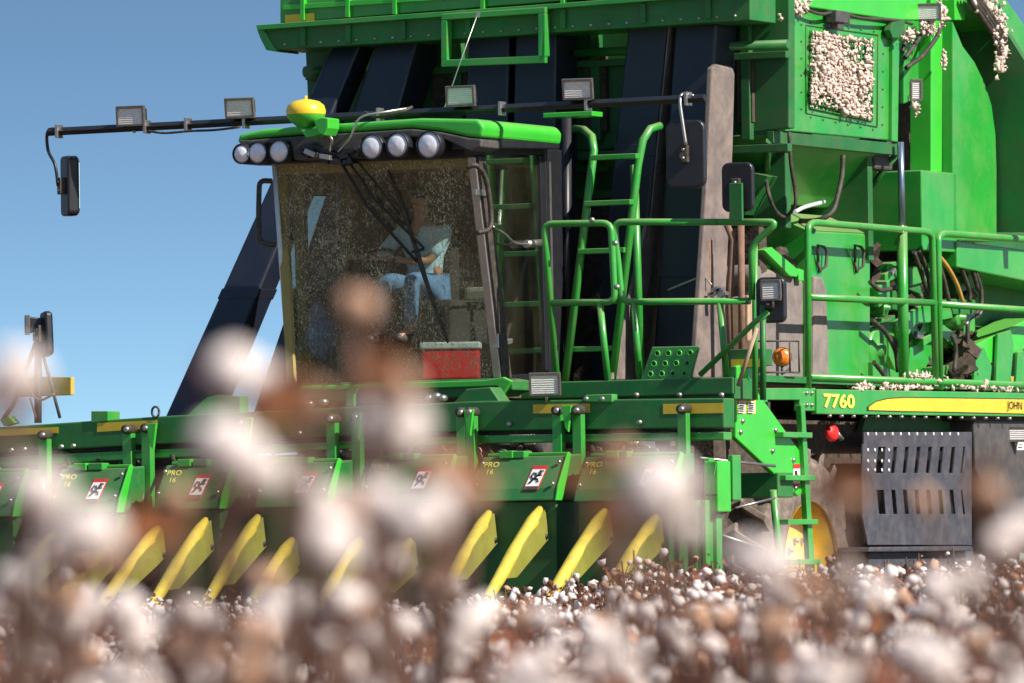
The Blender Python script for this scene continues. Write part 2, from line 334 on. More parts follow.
b.build('rim_rib', 'bright_green', RIM, 0.003)
MB().fp([(285, 15), (314, 13), (314, 22), (285, 24)], ry + 0.10, 0.02).build('reflector_strip', 'sticker_yellow', RIM)
b = MB()
for px in (300, 345, 400, 465, 560, 640, 705): 
    yy = 27 - (px - 256) * 0.068; b.fb(px, yy + 3, px + 5, yy + 22, ry - 0.03, ry - 0.002)
b.build('rim_gusset', 'green_worn', RIM, 0.003)
b = MB()
for i in range(26):
    px = 285 + i * 18; yy = 50 - (px - 275) * 0.063 - 5; p = F(px, yy, ry); b.lathe(p, (0, -1, 0), [(0.0, 0.014), (0.012, 0.013), (0.014, 0.0)], 8)
b.build('rim_bolt', 'steel', RIM)
b = MB(); b.sp([(744, -40), (789, -40), (789, 19), (783, 22), (750, 21), (744, 8)], XS + 0.02, 0.3); b.build('rim_end', 'green_paint', RIM, 0.008)
b = MB()
for q in ([(441, 14), (545, 7), (545, 13), (441, 20)], [(441, 60), (545, 56), (545, 63), (441, 67)]): b.fp(q, 2.30, 0.05)
for q in ([(441, 20.2), (447, 20.2), (447, 60), (441, 60.3)], [(538, 13.5), (545, 13.2), (545, 56), (538, 56.3)]): b.fp(q, 2.30, 0.09)
b.build('step_frame', 'green_paint', RIM, 0.006)
# side panel of hopper
SP = MB().sp([(789, 6), (899, 22), (897, 141), (790, 131)], XS, 0.05).build('side_panel', 'green_paint', root, 0.01)
b = MB(); b.sp([(784, 6), (788.7, 6), (789.7, 131), (785.5, 131)], XS + 0.03, 0.12); b.sp([(893, 22), (900, 22), (898, 142), (892, 141)], XS + 0.035, 0.05)
b.build('corner_post', 'green_paint', SP, 0.006)
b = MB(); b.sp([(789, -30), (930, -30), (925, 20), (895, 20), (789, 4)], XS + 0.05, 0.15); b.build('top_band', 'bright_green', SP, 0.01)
VG = [(811, 31), (873, 40), (872, 121), (810, 108)]
def quadpt(q, u, v):
    ax = q[0][0] * (1 - u) + q[1][0] * u; ay = q[0][1] * (1 - u) + q[1][1] * u
    bx = q[3][0] * (1 - u) + q[2][0] * u; by = q[3][1] * (1 - u) + q[2][1] * u
    return ax * (1 - v) + bx * v, ay * (1 - v) + by * v
b = MB()
for i in range(17):
    for a, c in (((i / 16, 0), (i / 16, 1)), ((0, i / 16), (1, i / 16))):
        p, q = S(*quadpt(VG, *a), XS + 0.012), S(*quadpt(VG, *c), XS + 0.012); b.tube([p, q], 0.007, 6)
b.build('vent_screen', 'green_worn', SP)
b = MB(); c4 = [(806, 25), (878, 35), (877, 127), (806, 113)]
for i in range(4):
    b.tube([S(*c4[i], XS + .004), S(*c4[(i + 1) % 4], XS + .004)], 0.006, 6)
b.build('vent_seam', 'green_shadow', SP)
b = MB()
for i in range(6):
    for q in (quadpt(c4, 0.06 + i / 5.7, -0.035), quadpt(c4, 0.06 + i / 5.7, 1.035), quadpt(c4, -0.07, i / 5.2), quadpt(c4, 1.07, i / 5.2)):
        b.lathe(S(*q, XS), (1, 0, 0), [(0, 0.012), (0.010, 0.010), (0.012, 0)], 6)
b.build('panel_bolt', 'green_worn', SP)
# tapered bottom of hopper
def hull(top, bot): return MB().hexa(bot, top)
t0 = S(790, 137, XS - 0.05); t1 = S(894, 147, XS - 0.05); bt = S(792, 208, XS - 0.75)
zt, zb = t0.z, bt.z
HB = hull([V((XS - .04, hy + .02, zt)), V((XS - .04, t1.y, zt)), V((-5.6, t1.y, zt)), V((-5.6, hy + .02, zt))],
     [V((XS - .50, S(764, 217, XS - .5).y, zb)), V((XS - .50, S(851, 217, XS - .5).y, zb)), V((-4.8, S(851, 217, XS - .5).y, zb)), V((-4.8, S(764, 217, XS - .5).y, zb))]).build('hopper_bottom', 'green_paint', root, 0.01)
b = MB()
b.obox((XS - .02, (hy + t1.y) / 2, zt - .02), (.03, 0, 0), (0, (t1.y - hy) / 2, 0), (0, 0, .05)); b.build('bottom_flange', 'green_shadow', HB, 0.005)
b = MB()
b.tube([V((XS - .03, t1.y + .02, zt - .05)), V((XS - .48, S(853, 217, XS - .5).y, zb + .03))], 0.03, 8); b.tube([V((XS - .03, hy - .0, zt - .05)), V((XS - .48, S(762, 217, XS - .5).y, zb + .03))], 0.03, 8)
b.build('corner_flange', 'green_worn', HB)
# band of green under hopper (front recess) and engine bay front wall
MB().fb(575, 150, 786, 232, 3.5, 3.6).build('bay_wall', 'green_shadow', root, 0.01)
b = MB(); b.fb(566, 230, 760, 392, 3.25, 3.4); b.build('bay_bulkhead', 'grime', root)
b = MB(); b.fp([(742, 170), (768, 176), (745, 215), (742, 215)], 3.3, 0.2); b.fb(575, 165, 600, 172, 3.3, 3.45); b.fb(566, 188, 735, 196, 3.35, 3.45); b.build('bay_brace', 'green_worn', root, 0.005)

# ---- rear body and columns on the side plane
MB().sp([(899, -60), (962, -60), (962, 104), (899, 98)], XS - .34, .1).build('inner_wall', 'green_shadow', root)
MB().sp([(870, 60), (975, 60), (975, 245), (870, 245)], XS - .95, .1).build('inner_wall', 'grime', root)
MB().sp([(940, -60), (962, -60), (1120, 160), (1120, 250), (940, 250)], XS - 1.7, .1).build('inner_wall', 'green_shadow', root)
b = MB(); b.sp([(904, -60), (926, -60), (926, 103), (918, 98), (904, 104)], XS - .22, .05); b.build('recess_panel', 'green_paint', root, 0.01)
b = MB(); b.sp([(931, -60), (943, -60), (942, 172), (931, 172)], XS - .10, .2); b.build('body_column', 'bright_green', root, 0.006)
b = MB(); b.sp([(953, -60), (965, -60), (965, 20), (955, 20)], XS + .01, .25); b.build('body_column', 'bright_green', root, 0.006)
arc = [(953, 21), (963, 46), (975, 62), (985, 83), (992, 105), (996, 135), (997, 170), (997, 242), (953, 240)]
MB().sp(arc, XS, .30).build('rear_panel', 'green_paint', root, 0.012)
arc2 = [(966, -60), (972, -58), (1007, 0), (1024, 24), (1120, 160), (1120, 190), (1030, 140), (1024, 110), (1019, 85), (1013, 60), (1003, 35), (985, 17), (966, 14)]
MB().sp(arc2, XS + .02, .5).build('rear_frame', 'green_paint', root, 0.01)
b = MB(); b.sp([(957, 241), (1120, 262), (1120, 300), (957, 267)], XS + .02, .6); b.build('side_beam', 'green_paint', root, 0.01)
MB().sb(945, 268, 1120, 330, XS - .45, XS - .6).build('lower_wall', 'green_shadow', root)
yq = S(997, 130, XS).y + .02
MB().fp([(960, 10), (985, 10), (1008, 35), (1024, 60), (1040, 120), (1040, 232), (960, 232)], yq, .1).build('chamber_wall', 'green_shadow', root)
# step box
yb0 = S(922, 210, XS).y; b = MB()
zt_, zb_ = S(922, 170, XS).z, S(922, 250, XS).z; yb1 = S(957, 210, XS).y; xl = F(868, 210, yb0).x
b.box((xl, yb0, zb_), (XS, yb1, zt_)); 
HBX = b.build('hydraulic_box', 'green_paint', root, 0.012)
pp = F(906, 240, yb0 - .004)
for k, (m_, a, c) in enumerate((('white_label', 0, 1), ('red_ink', .8, 1), ('black_ink', .25, .55))):
    bb = MB().fb(900 + (k > 1) * 1.5, 250 - 14 * c, 907 - (k > 1) * 1.5, 250 - 14 * a, yb0 - .003 * (k + 1), yb0 - .001)
    bb.build('warning_sticker', m_, HBX)

MB().fb(742, 150, 868, 262, 5.25, 5.35).build('rear_bulkhead', 'green_shadow', root)
# ---- air ducts
def duct(bl, br, bpy_, by, tl, tr, tpy, ty, dep, side_m=None):
    A, B_ = F(bl, bpy_, by), F(br, bpy_, by); C_, D_ = F(tl, tpy, ty), F(tr, tpy, ty)
    dv = V((0, dep, 0)); b = MB().hexa([A, B_, B_ + dv, A + dv], [C_, D_, D_ + dv, C_ + dv])
    o = b.build('air_duct', 'black_duct', root, 0.03, 3)
    c = MB()
    for k in (0.33, 0.66):
        P = [A.lerp(C_, k), B_.lerp(D_, k)]; P += [P[1] + dv, P[0] + dv]; ctr = (P[0] + P[2]) / 2
        P = [ctr + (p - ctr) * 1.02 for p in P]; dz = (C_ - A).normalized() * 0.05
        c.hexa([p - dz for p in P], [p + dz for p in P])
    c.build('duct_collar', 'black_duct', o, 0.008)
    if side_m:
        off = V((0.006, 0, 0)); s = MB().hexa([B_ + off, B_ + off + V((.01, 0, 0)), B_ + off + dv * .98 + V((.01, 0, 0)), B_ + off + dv * .98], [D_ + off, D_ + off + V((.01, 0, 0)), D_ + off + dv * .98 + V((.01, 0, 0)), D_ + off + dv * .98])
        s.build('dusty_side', side_m, o)
    return o
duct(163, 206, 420, 1.4, 334, 362, 40, 2.6, .3)
duct(250, 312, 420, 1.9, 377, 418, 38, 2.6, .45)
duct(452, 500, 400, 2.35, 468, 509, 33, 2.6, .42)
duct(505, 552, 400, 2.35, 515, 556, 30, 2.6, .42)
duct(588, 632, 395, 2.45, 628, 668, 24, 2.6, .36, 'dusty_duct')
duct(650, 694, 395, 2.30, 675, 716, 22, 2.6, .42)
# added tan plates standing in for the ducts' dusty, sunlit right faces
qx = F(712, 200, 2.25).x
o = MB().sp([(712, 68), (717, 64), (733, 68), (735, 74), (733, 150), (722, 378), (694, 378), (706, 200)], qx, 0.05).build('duct_sunlit_side', 'dusty_duct', root, 0.012)
o = MB().sp([(655, 190), (668, 168), (671, 190), (665, 225), (646, 300), (634, 380), (612, 380), (630, 300)], F(640, 250, 2.35).x, 0.04).build('duct_sunlit_side', 'dusty_duct', root, 0.012)

# ---- cab
yf, yfb = 0.45, 0.75
xL = F(273, 250, yf).x; xR = F(472, 250, yf).x; yR = 1.72
zT = F(380, 158, yf).z; zB = F(380, 381, yfb).z
CAB = MB().box((xL, yfb, zB - .16), (xR + .02, yR, zB)).build('cab', 'cab_trim', root, 0.01)
# rear wall with the opening the sky shows through
b = MB(); 
zy = yR - .08
b.fp([(338, 150), (537, 150), (537, 384), (338, 384)], zy, .05); b.fp([(287, 150), (338, 150), (338, 196), (287, 196)], zy + .003, .05); b.fp([(293, 290), (338, 290), (338, 384), (299, 384)], zy + .003, .05)
b.build('rear_wall', 'cab_trim', CAB)
b = MB(); b.fp([(274, 160), (284, 160), (294, 384), (287, 384)], yf + .12, .05); b.fp([(292, 165), (303, 165), (308, 384), (299, 384)], zy - .1, .06); b.build('left_trim', 'olive_trim', CAB)
MB().box((xL + .02, yf + .1, zT - .06), (xR - .02, yR - .1, zT + .02)).build('headliner', 'olive_trim', CAB)
b = MB(); b.fb(273, 160, 470, 171, yf + .03, yf + .08); b.build('visor_trim', 'olive_trim', CAB)
# windshield
wq = [F(274, 163, yf), F(471, 157, yf), F(497, 378, yfb), F(290, 384, yfb)]
WS = MB().prism(wq, (0, 0.008, 0)).build('windshield', 'windshield_glass', CAB)
b = MB(); b.tube([wq[0], wq[3]], 0.020, 8); b.build('pillar', 'white_plastic', CAB)
b = MB(); b.hexa([wq[1] + V((-.02, -.03, 0)), wq[1] + V((.05, -.03, 0)), wq[1] + V((.05, .07, 0)), wq[1] + V((-.02, .07, 0))], [wq[2] + V((-.02, -.03, 0)), wq[2] + V((.05, -.03, 0)), wq[2] + V((.05, .07, 0)), wq[2] + V((-.02, .07, 0))]); b.build('pillar', 'steel', CAB, .008)
b = MB(); b.hexa([wq[1] + V((.052, -.01, 0)), wq[1] + V((.075, -.01, 0)), wq[1] + V((.075, .12, 0)), wq[1] + V((.052, .12, 0))], [wq[2] + V((.052, -.01, 0)), wq[2] + V((.075, -.01, 0)), wq[2] + V((.075, .12, 0)), wq[2] + V((.052, .12, 0))]); b.build('door_seal', 'black_rubber', CAB)
# left wall: glass so sky can show
MB().prism([V((xL, yfb, zB)), V((xL, yf + .02, zT)), V((xL, yR - .15, zT)), V((xL, yR - .15, zB))], (-.006, 0, 0)).build('side_window', 'side_glass', CAB)
# door
dx = xR + .045
DOOR = MB().prism([S(479, 153, dx), S(548, 153, dx), S(554, 374, dx), S(505, 378, dx)], (-.006, 0, 0)).build('door', 'side_glass', CAB)
b = MB(); 
b.sp([(545, 148), (562, 150), (565, 384), (550, 384)], dx + .03, .1); b.build('rear_pillar', 'black_plastic', CAB, .01)
b = MB(); b.sp([(473, 146), (556, 148), (556, 155), (475, 155)], dx + .028, .09); b.sp([(500, 376), (556, 372), (556, 382), (500, 384)], dx + .028, .09); b.sp([(540, 156), (545, 156), (551, 371), (546, 371)], dx + .02, .05)
b.build('door_frame', 'black_plastic', DOOR, .006)
b = MB(); b.sp([(549, 162), (551, 162), (555, 370), (553, 370)], dx + .035, .02); b.build('frame_edge', 'dark_gray', CAB)
b = MB(); b.tube([S(467, 167, dx + .05), S(477, 166, dx + .12), S(486, 180, dx + .12), S(491, 215, dx + .12), S(489, 229, dx + .12), S(477, 233, dx + .05)], 0.022, 8, 5); b.build('grab_handle', 'black_rubber', CAB)
b = MB(); b.obox(S(481, 193, dx + .04), (.02, 0, 0), (0, .12, 0), (0, 0, .025)); b.obox(S(503, 343, dx + .03), (.03, 0, 0), (0, .12, .02), (0, 0, .02)); b.obox(S(498, 341, dx + .04), (.03, 0, 0), (0, .05, 0), (0, 0, .06)); b.build('door_hinge', 'steel', DOOR, .005)
b = MB(); b.tube([S(492, 226, dx + .06), S(505, 234, dx + .08), S(515, 243, dx + .08), S(528, 244, dx + .06)], .010, 6, 4); b.tube([S(526, 244, dx + .06), S(544, 243, dx + .06)], .032, 8); b.build('door_strut', 'steel', DOOR)
b = MB(); b.tube([F(272, 181, yf - .05), F(261, 182, yf - .1), F(259, 195, yf - .1), F(259, 235, yf - .1), F(264, 243, yf - .1), F(276, 245, yf - .05)], .022, 8, 4); b.build('grab_handle', 'black_rubber', CAB)
# bottom sill
SILL = MB().fp([(292, 384), (500, 378), (512, 380), (513, 390), (503, 393), (500, 396), (292, 404)], yfb - .12, .35).build('cab_sill', 'green_worn', root, .012)
b = MB(); b.fp([(300, 386), (486, 380), (503, 377), (511, 381), (503, 394), (497, 386), (440, 388), (300, 390)], yfb - .16, .05); b.build('sill_lip', 'bright_green', SILL, .008)
b = MB(); b.fp([(452, 404), (466, 389), (490, 387), (500, 402)], -.02 + .1, .2); b.build('sill_bracket', 'green_worn', SILL, .01)
# cab interior
b = MB(); b.fb(388, 240, 452, 345, 1.50, 1.68); b.fb(388, 300, 452, 345, 1.0, 1.66); b.fb(400, 345, 440, 378, 1.1, 1.6); b.fb(405, 205, 435, 250, 1.55, 1.66); SEAT = b.build('driver_seat', 'seat_cloth', CAB, .05, 3)
b = MB(); b.sb(505, 285, 532, 304, dx - .35, dx - .75); b.build('armrest', 'cream_cloth', CAB, .05, 3)
b = MB(); b.sb(522, 306, 548, 376, dx - .35, dx - .75); b.build('control_console', 'seat_cloth', CAB, .03, 2)
b = MB(); wc = F(372, 262, .95); wn = V((0, -.55, .83)).normalized(); ua = V((1, 0, 0)); ub = wn.cross(ua)
b.tube([wc + (ua * math.cos(k * math.pi / 10) + ub * math.sin(k * math.pi / 10)) * .2 for k in range(21)], .016, 8)
b.tube([wc - ua * .2, wc + ua * .2], .014, 6); b.tube([wc, wc + V((0, -.1, -.7))], .05, 8); b.build('steering_wheel', 'black_plastic', CAB)
# roof
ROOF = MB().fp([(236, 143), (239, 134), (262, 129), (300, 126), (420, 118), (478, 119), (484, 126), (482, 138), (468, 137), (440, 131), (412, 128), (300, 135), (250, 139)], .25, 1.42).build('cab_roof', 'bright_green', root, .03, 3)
MB().fp([(239, 140), (250, 140), (300, 136), (412, 129), (440, 132), (468, 138), (481, 139), (481, 147), (470, 151), (448, 141), (436, 136), (362, 139), (357, 158), (294, 160), (290, 142), (240, 146)], .24, .35).build('roof_visor', 'dark_gray', ROOF, .012, 2)
MB().fp([(239, 145), (290, 142), (293, 160), (357, 158), (361, 139), (436, 136), (450, 142), (470, 152), (470, 158), (272, 164), (238, 164)], .42, .35).build('lamp_recess', 'black_plastic', ROOF, .01)
b = MB(); b.sp([(484, 139), (560, 141), (560, 149), (484, 148)], F(482, 130, .25).x - .01, .3); b.build('roof_gutter', 'black_plastic', ROOF, .01)
for px, py, r in ((243, 154, .080), (258.5, 153, .088), (280, 151.5, .092), (373, 147, .10), (398.5, 145, .10), (430, 145, .108)):
    c = F(px, py, .19); hs = MB().lathe(c, (0, -1, 0), [(r * .6, -.12), (r * 1.02, -.06), (r * 1.06, .03), (r * 1.0, .035), (r * .98, .02)], 28).build('headlight', 'black_plastic', ROOF)
    MB().lathe(c, (0, -1, 0), [(r * .98, .012), (r * .8, .03), (r * .45, .042), (0.001, .046)], 28).build('lens', 'headlight_lens', hs)
# receiver dome
c = F(306, 116, .12)
GD = MB().lathe(c, (0, 0, 1), [(.001, -.1), (.07, -.09), (.12, -.05), (.158, .0), (.158, .015)], 32).build('receiver_dome', 'bright_green', ROOF)
MB().lathe(c, (0, 0, 1), [(.160, .012), (.164, .04), (.150, .085), (.11, .118), (.04, .135), (.012, .138), (.012, .165), (.001, .165)], 32).build('dome_cap', 'yellow_paint', GD)
text('dome_lettering', 'JOHN DEERE', F(311, 116, -.045) + V((0, 0, -.01)), V((.13, 0, .006)), V((0, 0, .02)), 'yellow_ink', GD)
b = MB(); b.fp([(313, 120), (322, 117), (328, 118), (328, 128), (324, 136), (318, 133)], .02, .2); b.fp([(300, 130), (318, 128), (322, 134), (306, 138)], .03, .2); b.build('dome_bracket', 'bright_green', GD, .01)
# wiper pivot cluster and arms
b = MB()
for i in range(14):
    b.obox(F(305 + random.random() * 52, 146 + random.random() * 16, .25), V((.03 + .04 * random.random(), 0, random.uniform(-.02, .02))), (0, .05, 0), V((random.uniform(-.01, .01), 0, .012 + .02 * random.random())))
b.build('wiper_motor', 'black_plastic', ROOF, .004)
b = MB(); b.obox(F(311, 153, .18), (.05, 0, -.02), (0, .03, 0), (0.01, 0, .02)); b.obox(F(326, 157, .18), (.05, 0, -.01), (0, .03, 0), (0, 0, .02)); b.build('wiper_bracket', 'steel', ROOF, .005)
def wsp(px, py, off=.03):
    t = max(0, min(1, (py - 160) / 220)); return F(px, py, yf + (yfb - yf) * t - off)
b = MB(); b.tube([F(335, 152, .25), wsp(366, 205), wsp(417, 262)], .014, 6); b.tube([F(342, 152, .25), wsp(375, 200), wsp(424, 248)], .012, 6); b.tube([F(350, 152, .25), wsp(385, 195), wsp(400, 215)], .009, 6); b.tube([wsp(412, 252), wsp(424, 249)], .012, 6)
WP = b.build('wiper_arm', 'black_plastic', CAB)
MB().tube([wsp(388, 170, .015), wsp(405, 215, .015), wsp(420, 262, .015), wsp(434, 305, .015), wsp(448, 343, .015)], [.008, .016, .022, .016, .008], 6, 3).build('wiper_blade', 'black_rubber', WP)
# cables
def cable(pts, r, m='black_rubber', name='hose', par=None): return MB().tube(pts, r, 8, 5).build(name, m, par or root)
cable([F(365, 112, .4), F(377, 117, .3), F(400, 112, .3), F(412, 107, .4)], .012, name='cable')
cable([F(410, 108, .5), F(385, 112, .3), F(360, 118, .2), F(350, 138, .18), F(338, 152, .2)], .010, 'steel', 'cable')
cable([F(328, 135, .15), F(332, 140, .15), F(330, 150, .2), F(335, 153, .25)], .012, 'steel', 'cable')

# ---- light bar with lamps and hanging mirrors
by_ = .55
LB = MB().tube([F(48, 132, by_), F(705, 98, by_)], .036, 4).build('light_bar', 'black_plastic', root, .006)
for k in LB.data.polygons: k.use_smooth = False
b = MB()
for px in (59, 147, 188, 246, 380, 502, 588, 688): p = F(px, 132 - (px - 48) * .0518, by_); b.obox(p, (.012, 0, 0), (0, .05, 0), (0, 0, .055))
b.build('bar_clamp', 'steel', LB, .003)
cable([F(148, 131, by_ - .05), F(165, 133, by_ - .05), F(190, 131, by_ - .05), F(215, 130, by_ - .05), F(240, 127, by_ - .05)], .010, name='cable', par=LB)
def worklamp(p, wd, ht, par, yaw=0.15, tilt=0.1, m='lamp_rim_metal', lens='lamp_lens'):
    rx = V((math.cos(yaw), math.sin(yaw), 0)); fw = V((math.sin(yaw), -math.cos(yaw), -tilt)).normalized(); up = fw.cross(rx) * -1
    if up.z < 0: up = -up
    a = rx * wd / 2; u = up * ht / 2
    hs = MB().hexa([p - a - u, p + a - u, p + a + u, p - a + u], [p - fw * .13 - a * .75 - u * .75, p - fw * .13 + a * .75 - u * .75, p - fw * .13 + a * .75 + u * .75, p - fw * .13 - a * .75 + u * .75]).build('work_lamp', 'black_plastic', par, .01)
    b = MB()
    for s_ in (-1, 1):
        b.obox(p + u * s_ * 1.0 + fw * .006, a * 1.08, fw * .02, up * .010); b.obox(p + a * s_ * 1.0 + fw * .0062, rx * .010, fw * .0198, u * .9)
    b.build('lamp_rim', m, hs, .003)
    MB().prism([p - a * .95 - u * .95 + fw * .01, p + a * .95 - u * .95 + fw * .01, p + a * .95 + u * .95 + fw * .01, p - a * .95 + u * .95 + fw * .01], fw * .006).build('lens', lens, hs)
    MB().tube([p - u - fw * .05, p - u * 1.9 - fw * .05], .012, 6).build('lamp_stem', 'steel', hs)
    return hs
for px, py in ((131, 116), (240, 108), (461, 96), (578, 89)):
    worklamp(F(px, py, by_ - .06), .235, .15, LB, yaw=random.uniform(.05, .3), tilt=random.uniform(.05, .2))
def mirror(p, wd, ht, th, yaw, par, tilt=0.0, name='mirror'):
    rx = V((math.cos(yaw), math.sin(yaw), 0)); n = V((math.sin(yaw), -math.cos(yaw), 0)); up = (V((0, 0, 1)) + rx * tilt).normalized()
    rx = up.cross(n).normalized() * 1.0
    pts = []; r = min(wd, ht) * .22
    for cx_, cz_, a0 in ((1, 1, 0), (-1, 1, 90), (-1, -1, 180), (1, -1, 270)):
        for k in range(5):
            a = R(a0 + k * 22.5); pts.append(p + rx * (cx_ * (wd / 2 - r) + r * math.cos(a)) + up * (cz_ * (ht / 2 - r) + r * math.sin(a)))
    o = MB().prism(pts, -n * th).build(name, 'black_plastic', par, .018, 3)
    c = sum(pts, V()) / len(pts)
    MB().prism([c + (q - c) * .93 - n * (th + .001) for q in pts], -n * .004).build('mirror_glass', 'mirror_face', o)
    MB().obox(p + n * .02, rx * .035, n * .03, up * .07).build('mirror_mount', 'black_rubber', o, .006)
    b = MB()
    for s_ in (-1, 1): b.lathe(p + up * .035 * s_ + n * .05, n, [(.001, .012), (.012, .01), (.014, 0)], 8)
    b.build('mirror_bolt', 'steel', o)
    return o
M1 = mirror(F(64, 186, by_), .20, .50, .10, -.7, LB); cable([F(60, 129, by_), F(48, 131, by_), F(48, 150, by_), F(55, 165, by_ - .04), F(58, 186, by_ - .04)], .014, 'black_plastic', 'mirror_arm', M1)
M2 = mirror(F(685, 154, by_), .33, .545, .07, .12, LB); cable([F(694, 96, by_), F(683, 94, by_), F(680, 102, by_ - .05), F(683, 125, by_ - .06), F(686, 145, by_ - .06)], .014, 'steel', 'mirror_arm', M2)
b = MB(); b.tube([F(478, 13, 1.2), F(461, 60, 1.1), F(443, 112, 1.0)], .005, 5); b.obox(F(478, 15, 1.2), (.012, 0, 0), (0, .012, 0), (.005, 0, .02)); b.build('antenna', 'silver', ROOF)
MB().fb(543, 112, 592, 117, 1.9, 2.1).build('roof_bracket', 'bright_green', ROOF, .005)
MB().tube([F(566, 118, 2.2), F(567, 380, 2.2)], .05, 4).build('cab_post', 'black_plastic', root)

# ---- platform in front of the engine, rails, inclined ladder
py0 = 1.30
PL = MB().fb(500, 381, 733, 402, py0, py0 + .45).build('platform', 'green_worn', root, .01)
MB().fb(512, 380, 733, 397, py0 - .05, py0 - .003).build('platform_fascia', 'green_worn', PL, .01)
def rail(name, segs, r, m, par): 
    b = MB()
    for s_, cv in segs: b.tube(s_, r, 12, cv)
    return b.build(name, m, par)
def rr(pts, y=None, x=None, rad=9):
    """round the corners of a pixel polyline, then place it on the plane"""
    o = [pts[0]]
    for i in range(1, len(pts) - 1):
        a, p, c = map(lambda q: np.array(q, float), (pts[i - 1], pts[i], pts[i + 1]))
        da = (a - p) / np.linalg.norm(a - p); dc = (c - p) / np.linalg.norm(c - p)
        r_ = min(rad, np.linalg.norm(a - p) / 2.1, np.linalg.norm(c - p) / 2.1)
        for t in (0, .25, .5, .75, 1): q = (p + da * r_) * (1 - t) ** 2 + p * 2 * t * (1 - t) + (p + dc * r_) * t * t; o.append(tuple(q))
    o.append(pts[-1])
    return [F(a, c, y) if y is not None else S(a, c, x) for a, c in o]
gy = py0 - .02
GR = rail('gate_rail', [(rr([(557, 381), (544, 224), (611, 223), (615, 302), (552, 303)], gy), 0), ([F(600, 303, gy), F(608, 381, gy)], 0)], .028, 'green_paint', PL)
RL = rail('hand_rail', [(rr([(720, 222), (614, 222), (622, 302), (750, 301)], gy + .04), 0), ([F(634, 303, gy + .04), F(640, 381, gy + .04)], 0), ([F(720, 303, gy + .04), F(727, 381, gy + .04)], 0), (rr([(718, 222), (778, 222), (752, 245), (752, 300)], gy + .03), 0)], .028, 'green_paint', PL)
b = MB()
for px, py in ((615, 243), (617, 287), (592, 220)): b.lathe(F(px, py, gy - .04), (0, -1, 0), [(.001, .02), (.02, .02), (.025, 0)], 8)
b.build('rail_bolt', 'steel', PL)
ly = 2.05
LD = rail('deck_ladder', [([F(565, 381, py0 + .55), F(594, 150, ly), F(592, 137, ly + .05), F(584, 130, ly + .2), F(574, 129, ly + .35)], 0), ([F(612, 381, py0 + .55), F(638, 165, ly), F(643, 140, ly + .05), F(650, 129, ly + .12), F(660, 126, ly + .25)], 0), ([F(634, 165, ly + .1), F(641, 381, ly)], 0)], .034, 'green_paint', root)
b = MB()
for y_, xa, xb in ((157, 592, 638), (203, 586, 632), (251, 580, 626), (302, 574, 620), (349, 569, 615)):
    b.obox((F(xa, y_, ly - .1) + F(xb, y_, ly - .1)) / 2, ((F(xb, y_, ly).x - F(xa, y_, ly).x) / 2, 0, 0), (0, .04, 0), (0, 0, .022))
b.build('rung', 'green_paint', LD, .006)
# perforated step
b = MB(); N_ = 4; q = [(652, 347), (699, 346), (690, 380), (640, 381)]
STP = MB().fp(q, py0 - .03, .03).build('perforated_step', 'green_paint', PL, .006)
for i in range(4):
    for j in range(3):
        c = F(*quadpt(q, .16 + i * .23, .2 + j * .3), py0 - .034)
        MB().lathe(c, (0, -1, 0), [(.016, -.01), (.016, .004), (.027, .004), (.027, -.004)], 14).build('punched_ring', 'bright_green', STP)
        MB().lathe(c, (0, -1, 0), [(.0001, .003), (.016, .003), (.016, 0)], 14).build('punched_hole', 'black_ink', STP)
# pump and pipes right of duct
b = MB()
for pts in ([(709, 240), (708, 340), (710, 378)], [(727, 225), (733, 240), (729, 300), (731, 378)], [(741, 225), (742, 378)]): b.tube([F(a, c, 2.2) for a, c in pts], .03, 8)
b.build('exhaust_pipe', 'rust', root)
b = MB(); b.fp([(710, 300), (748, 295), (748, 340), (715, 380), (708, 380)], 2.5, .2); b.build('tan_panel', 'bare_tan', root, .01)
b = MB(); b.tube([F(700, 375, 1.25), F(755, 322, 1.25), F(768, 312, 1.25)], .024, 8); b.build('brace', 'green_paint', PL)
b = MB(); b.tube([F(738, 386, 1.15), F(757, 328, 1.15)], .018, 8); b.build('gas_strut', 'bare_tan', PL)
cable([F(668, 290, 2.1), F(690, 281, 2.1), F(703, 277, 2.1), F(712, 285, 2.1)], .008, 'steel', 'cable')
b = MB(); 
for i in range(7): b.obox(F(712 + i * 2, 287 + random.random() * 8, 2.1), (.03, 0, .01), (0, .03, 0), (0, 0, .015))
b.build('latch', 'steel', root, .003)
# mirrors at the ladder
M3 = mirror(F(737, 187, 1.25), .27, .40, .06, .1, RL); MB().fb(729, 183, 742, 221, 1.17, 1.20).build('mirror_bracket', 'green_worn', M3, .006)
M4 = mirror(F(770, 300, 1.3), .25, .37, .07, .1, PL)
worklamp(F(771, 290, 1.20), .15, .15, M4, yaw=.2)
MB().tube([F(763, 305, 1.27), F(763, 400, 1.27)], .026, 10).build('mirror_post', 'green_worn', M4)
MB().tube([F(755, 245, 1.45), F(755, 400, 1.45)], .024, 10).build('mirror_post', 'green_paint', PL)
# green bits with yellow strip
b = MB().fb(729, 349, 762, 366, 1.6, 1.8); b.build('step_box', 'green_shadow', PL, .006)
MB().fb(731, 359, 761, 367, 1.57, 1.595).build('reflector_strip', 'sticker_yellow', PL)
MB().fb(733, 367.5, 748, 392, 1.6, 1.7).build('step_post', 'bright_green', PL, .006)

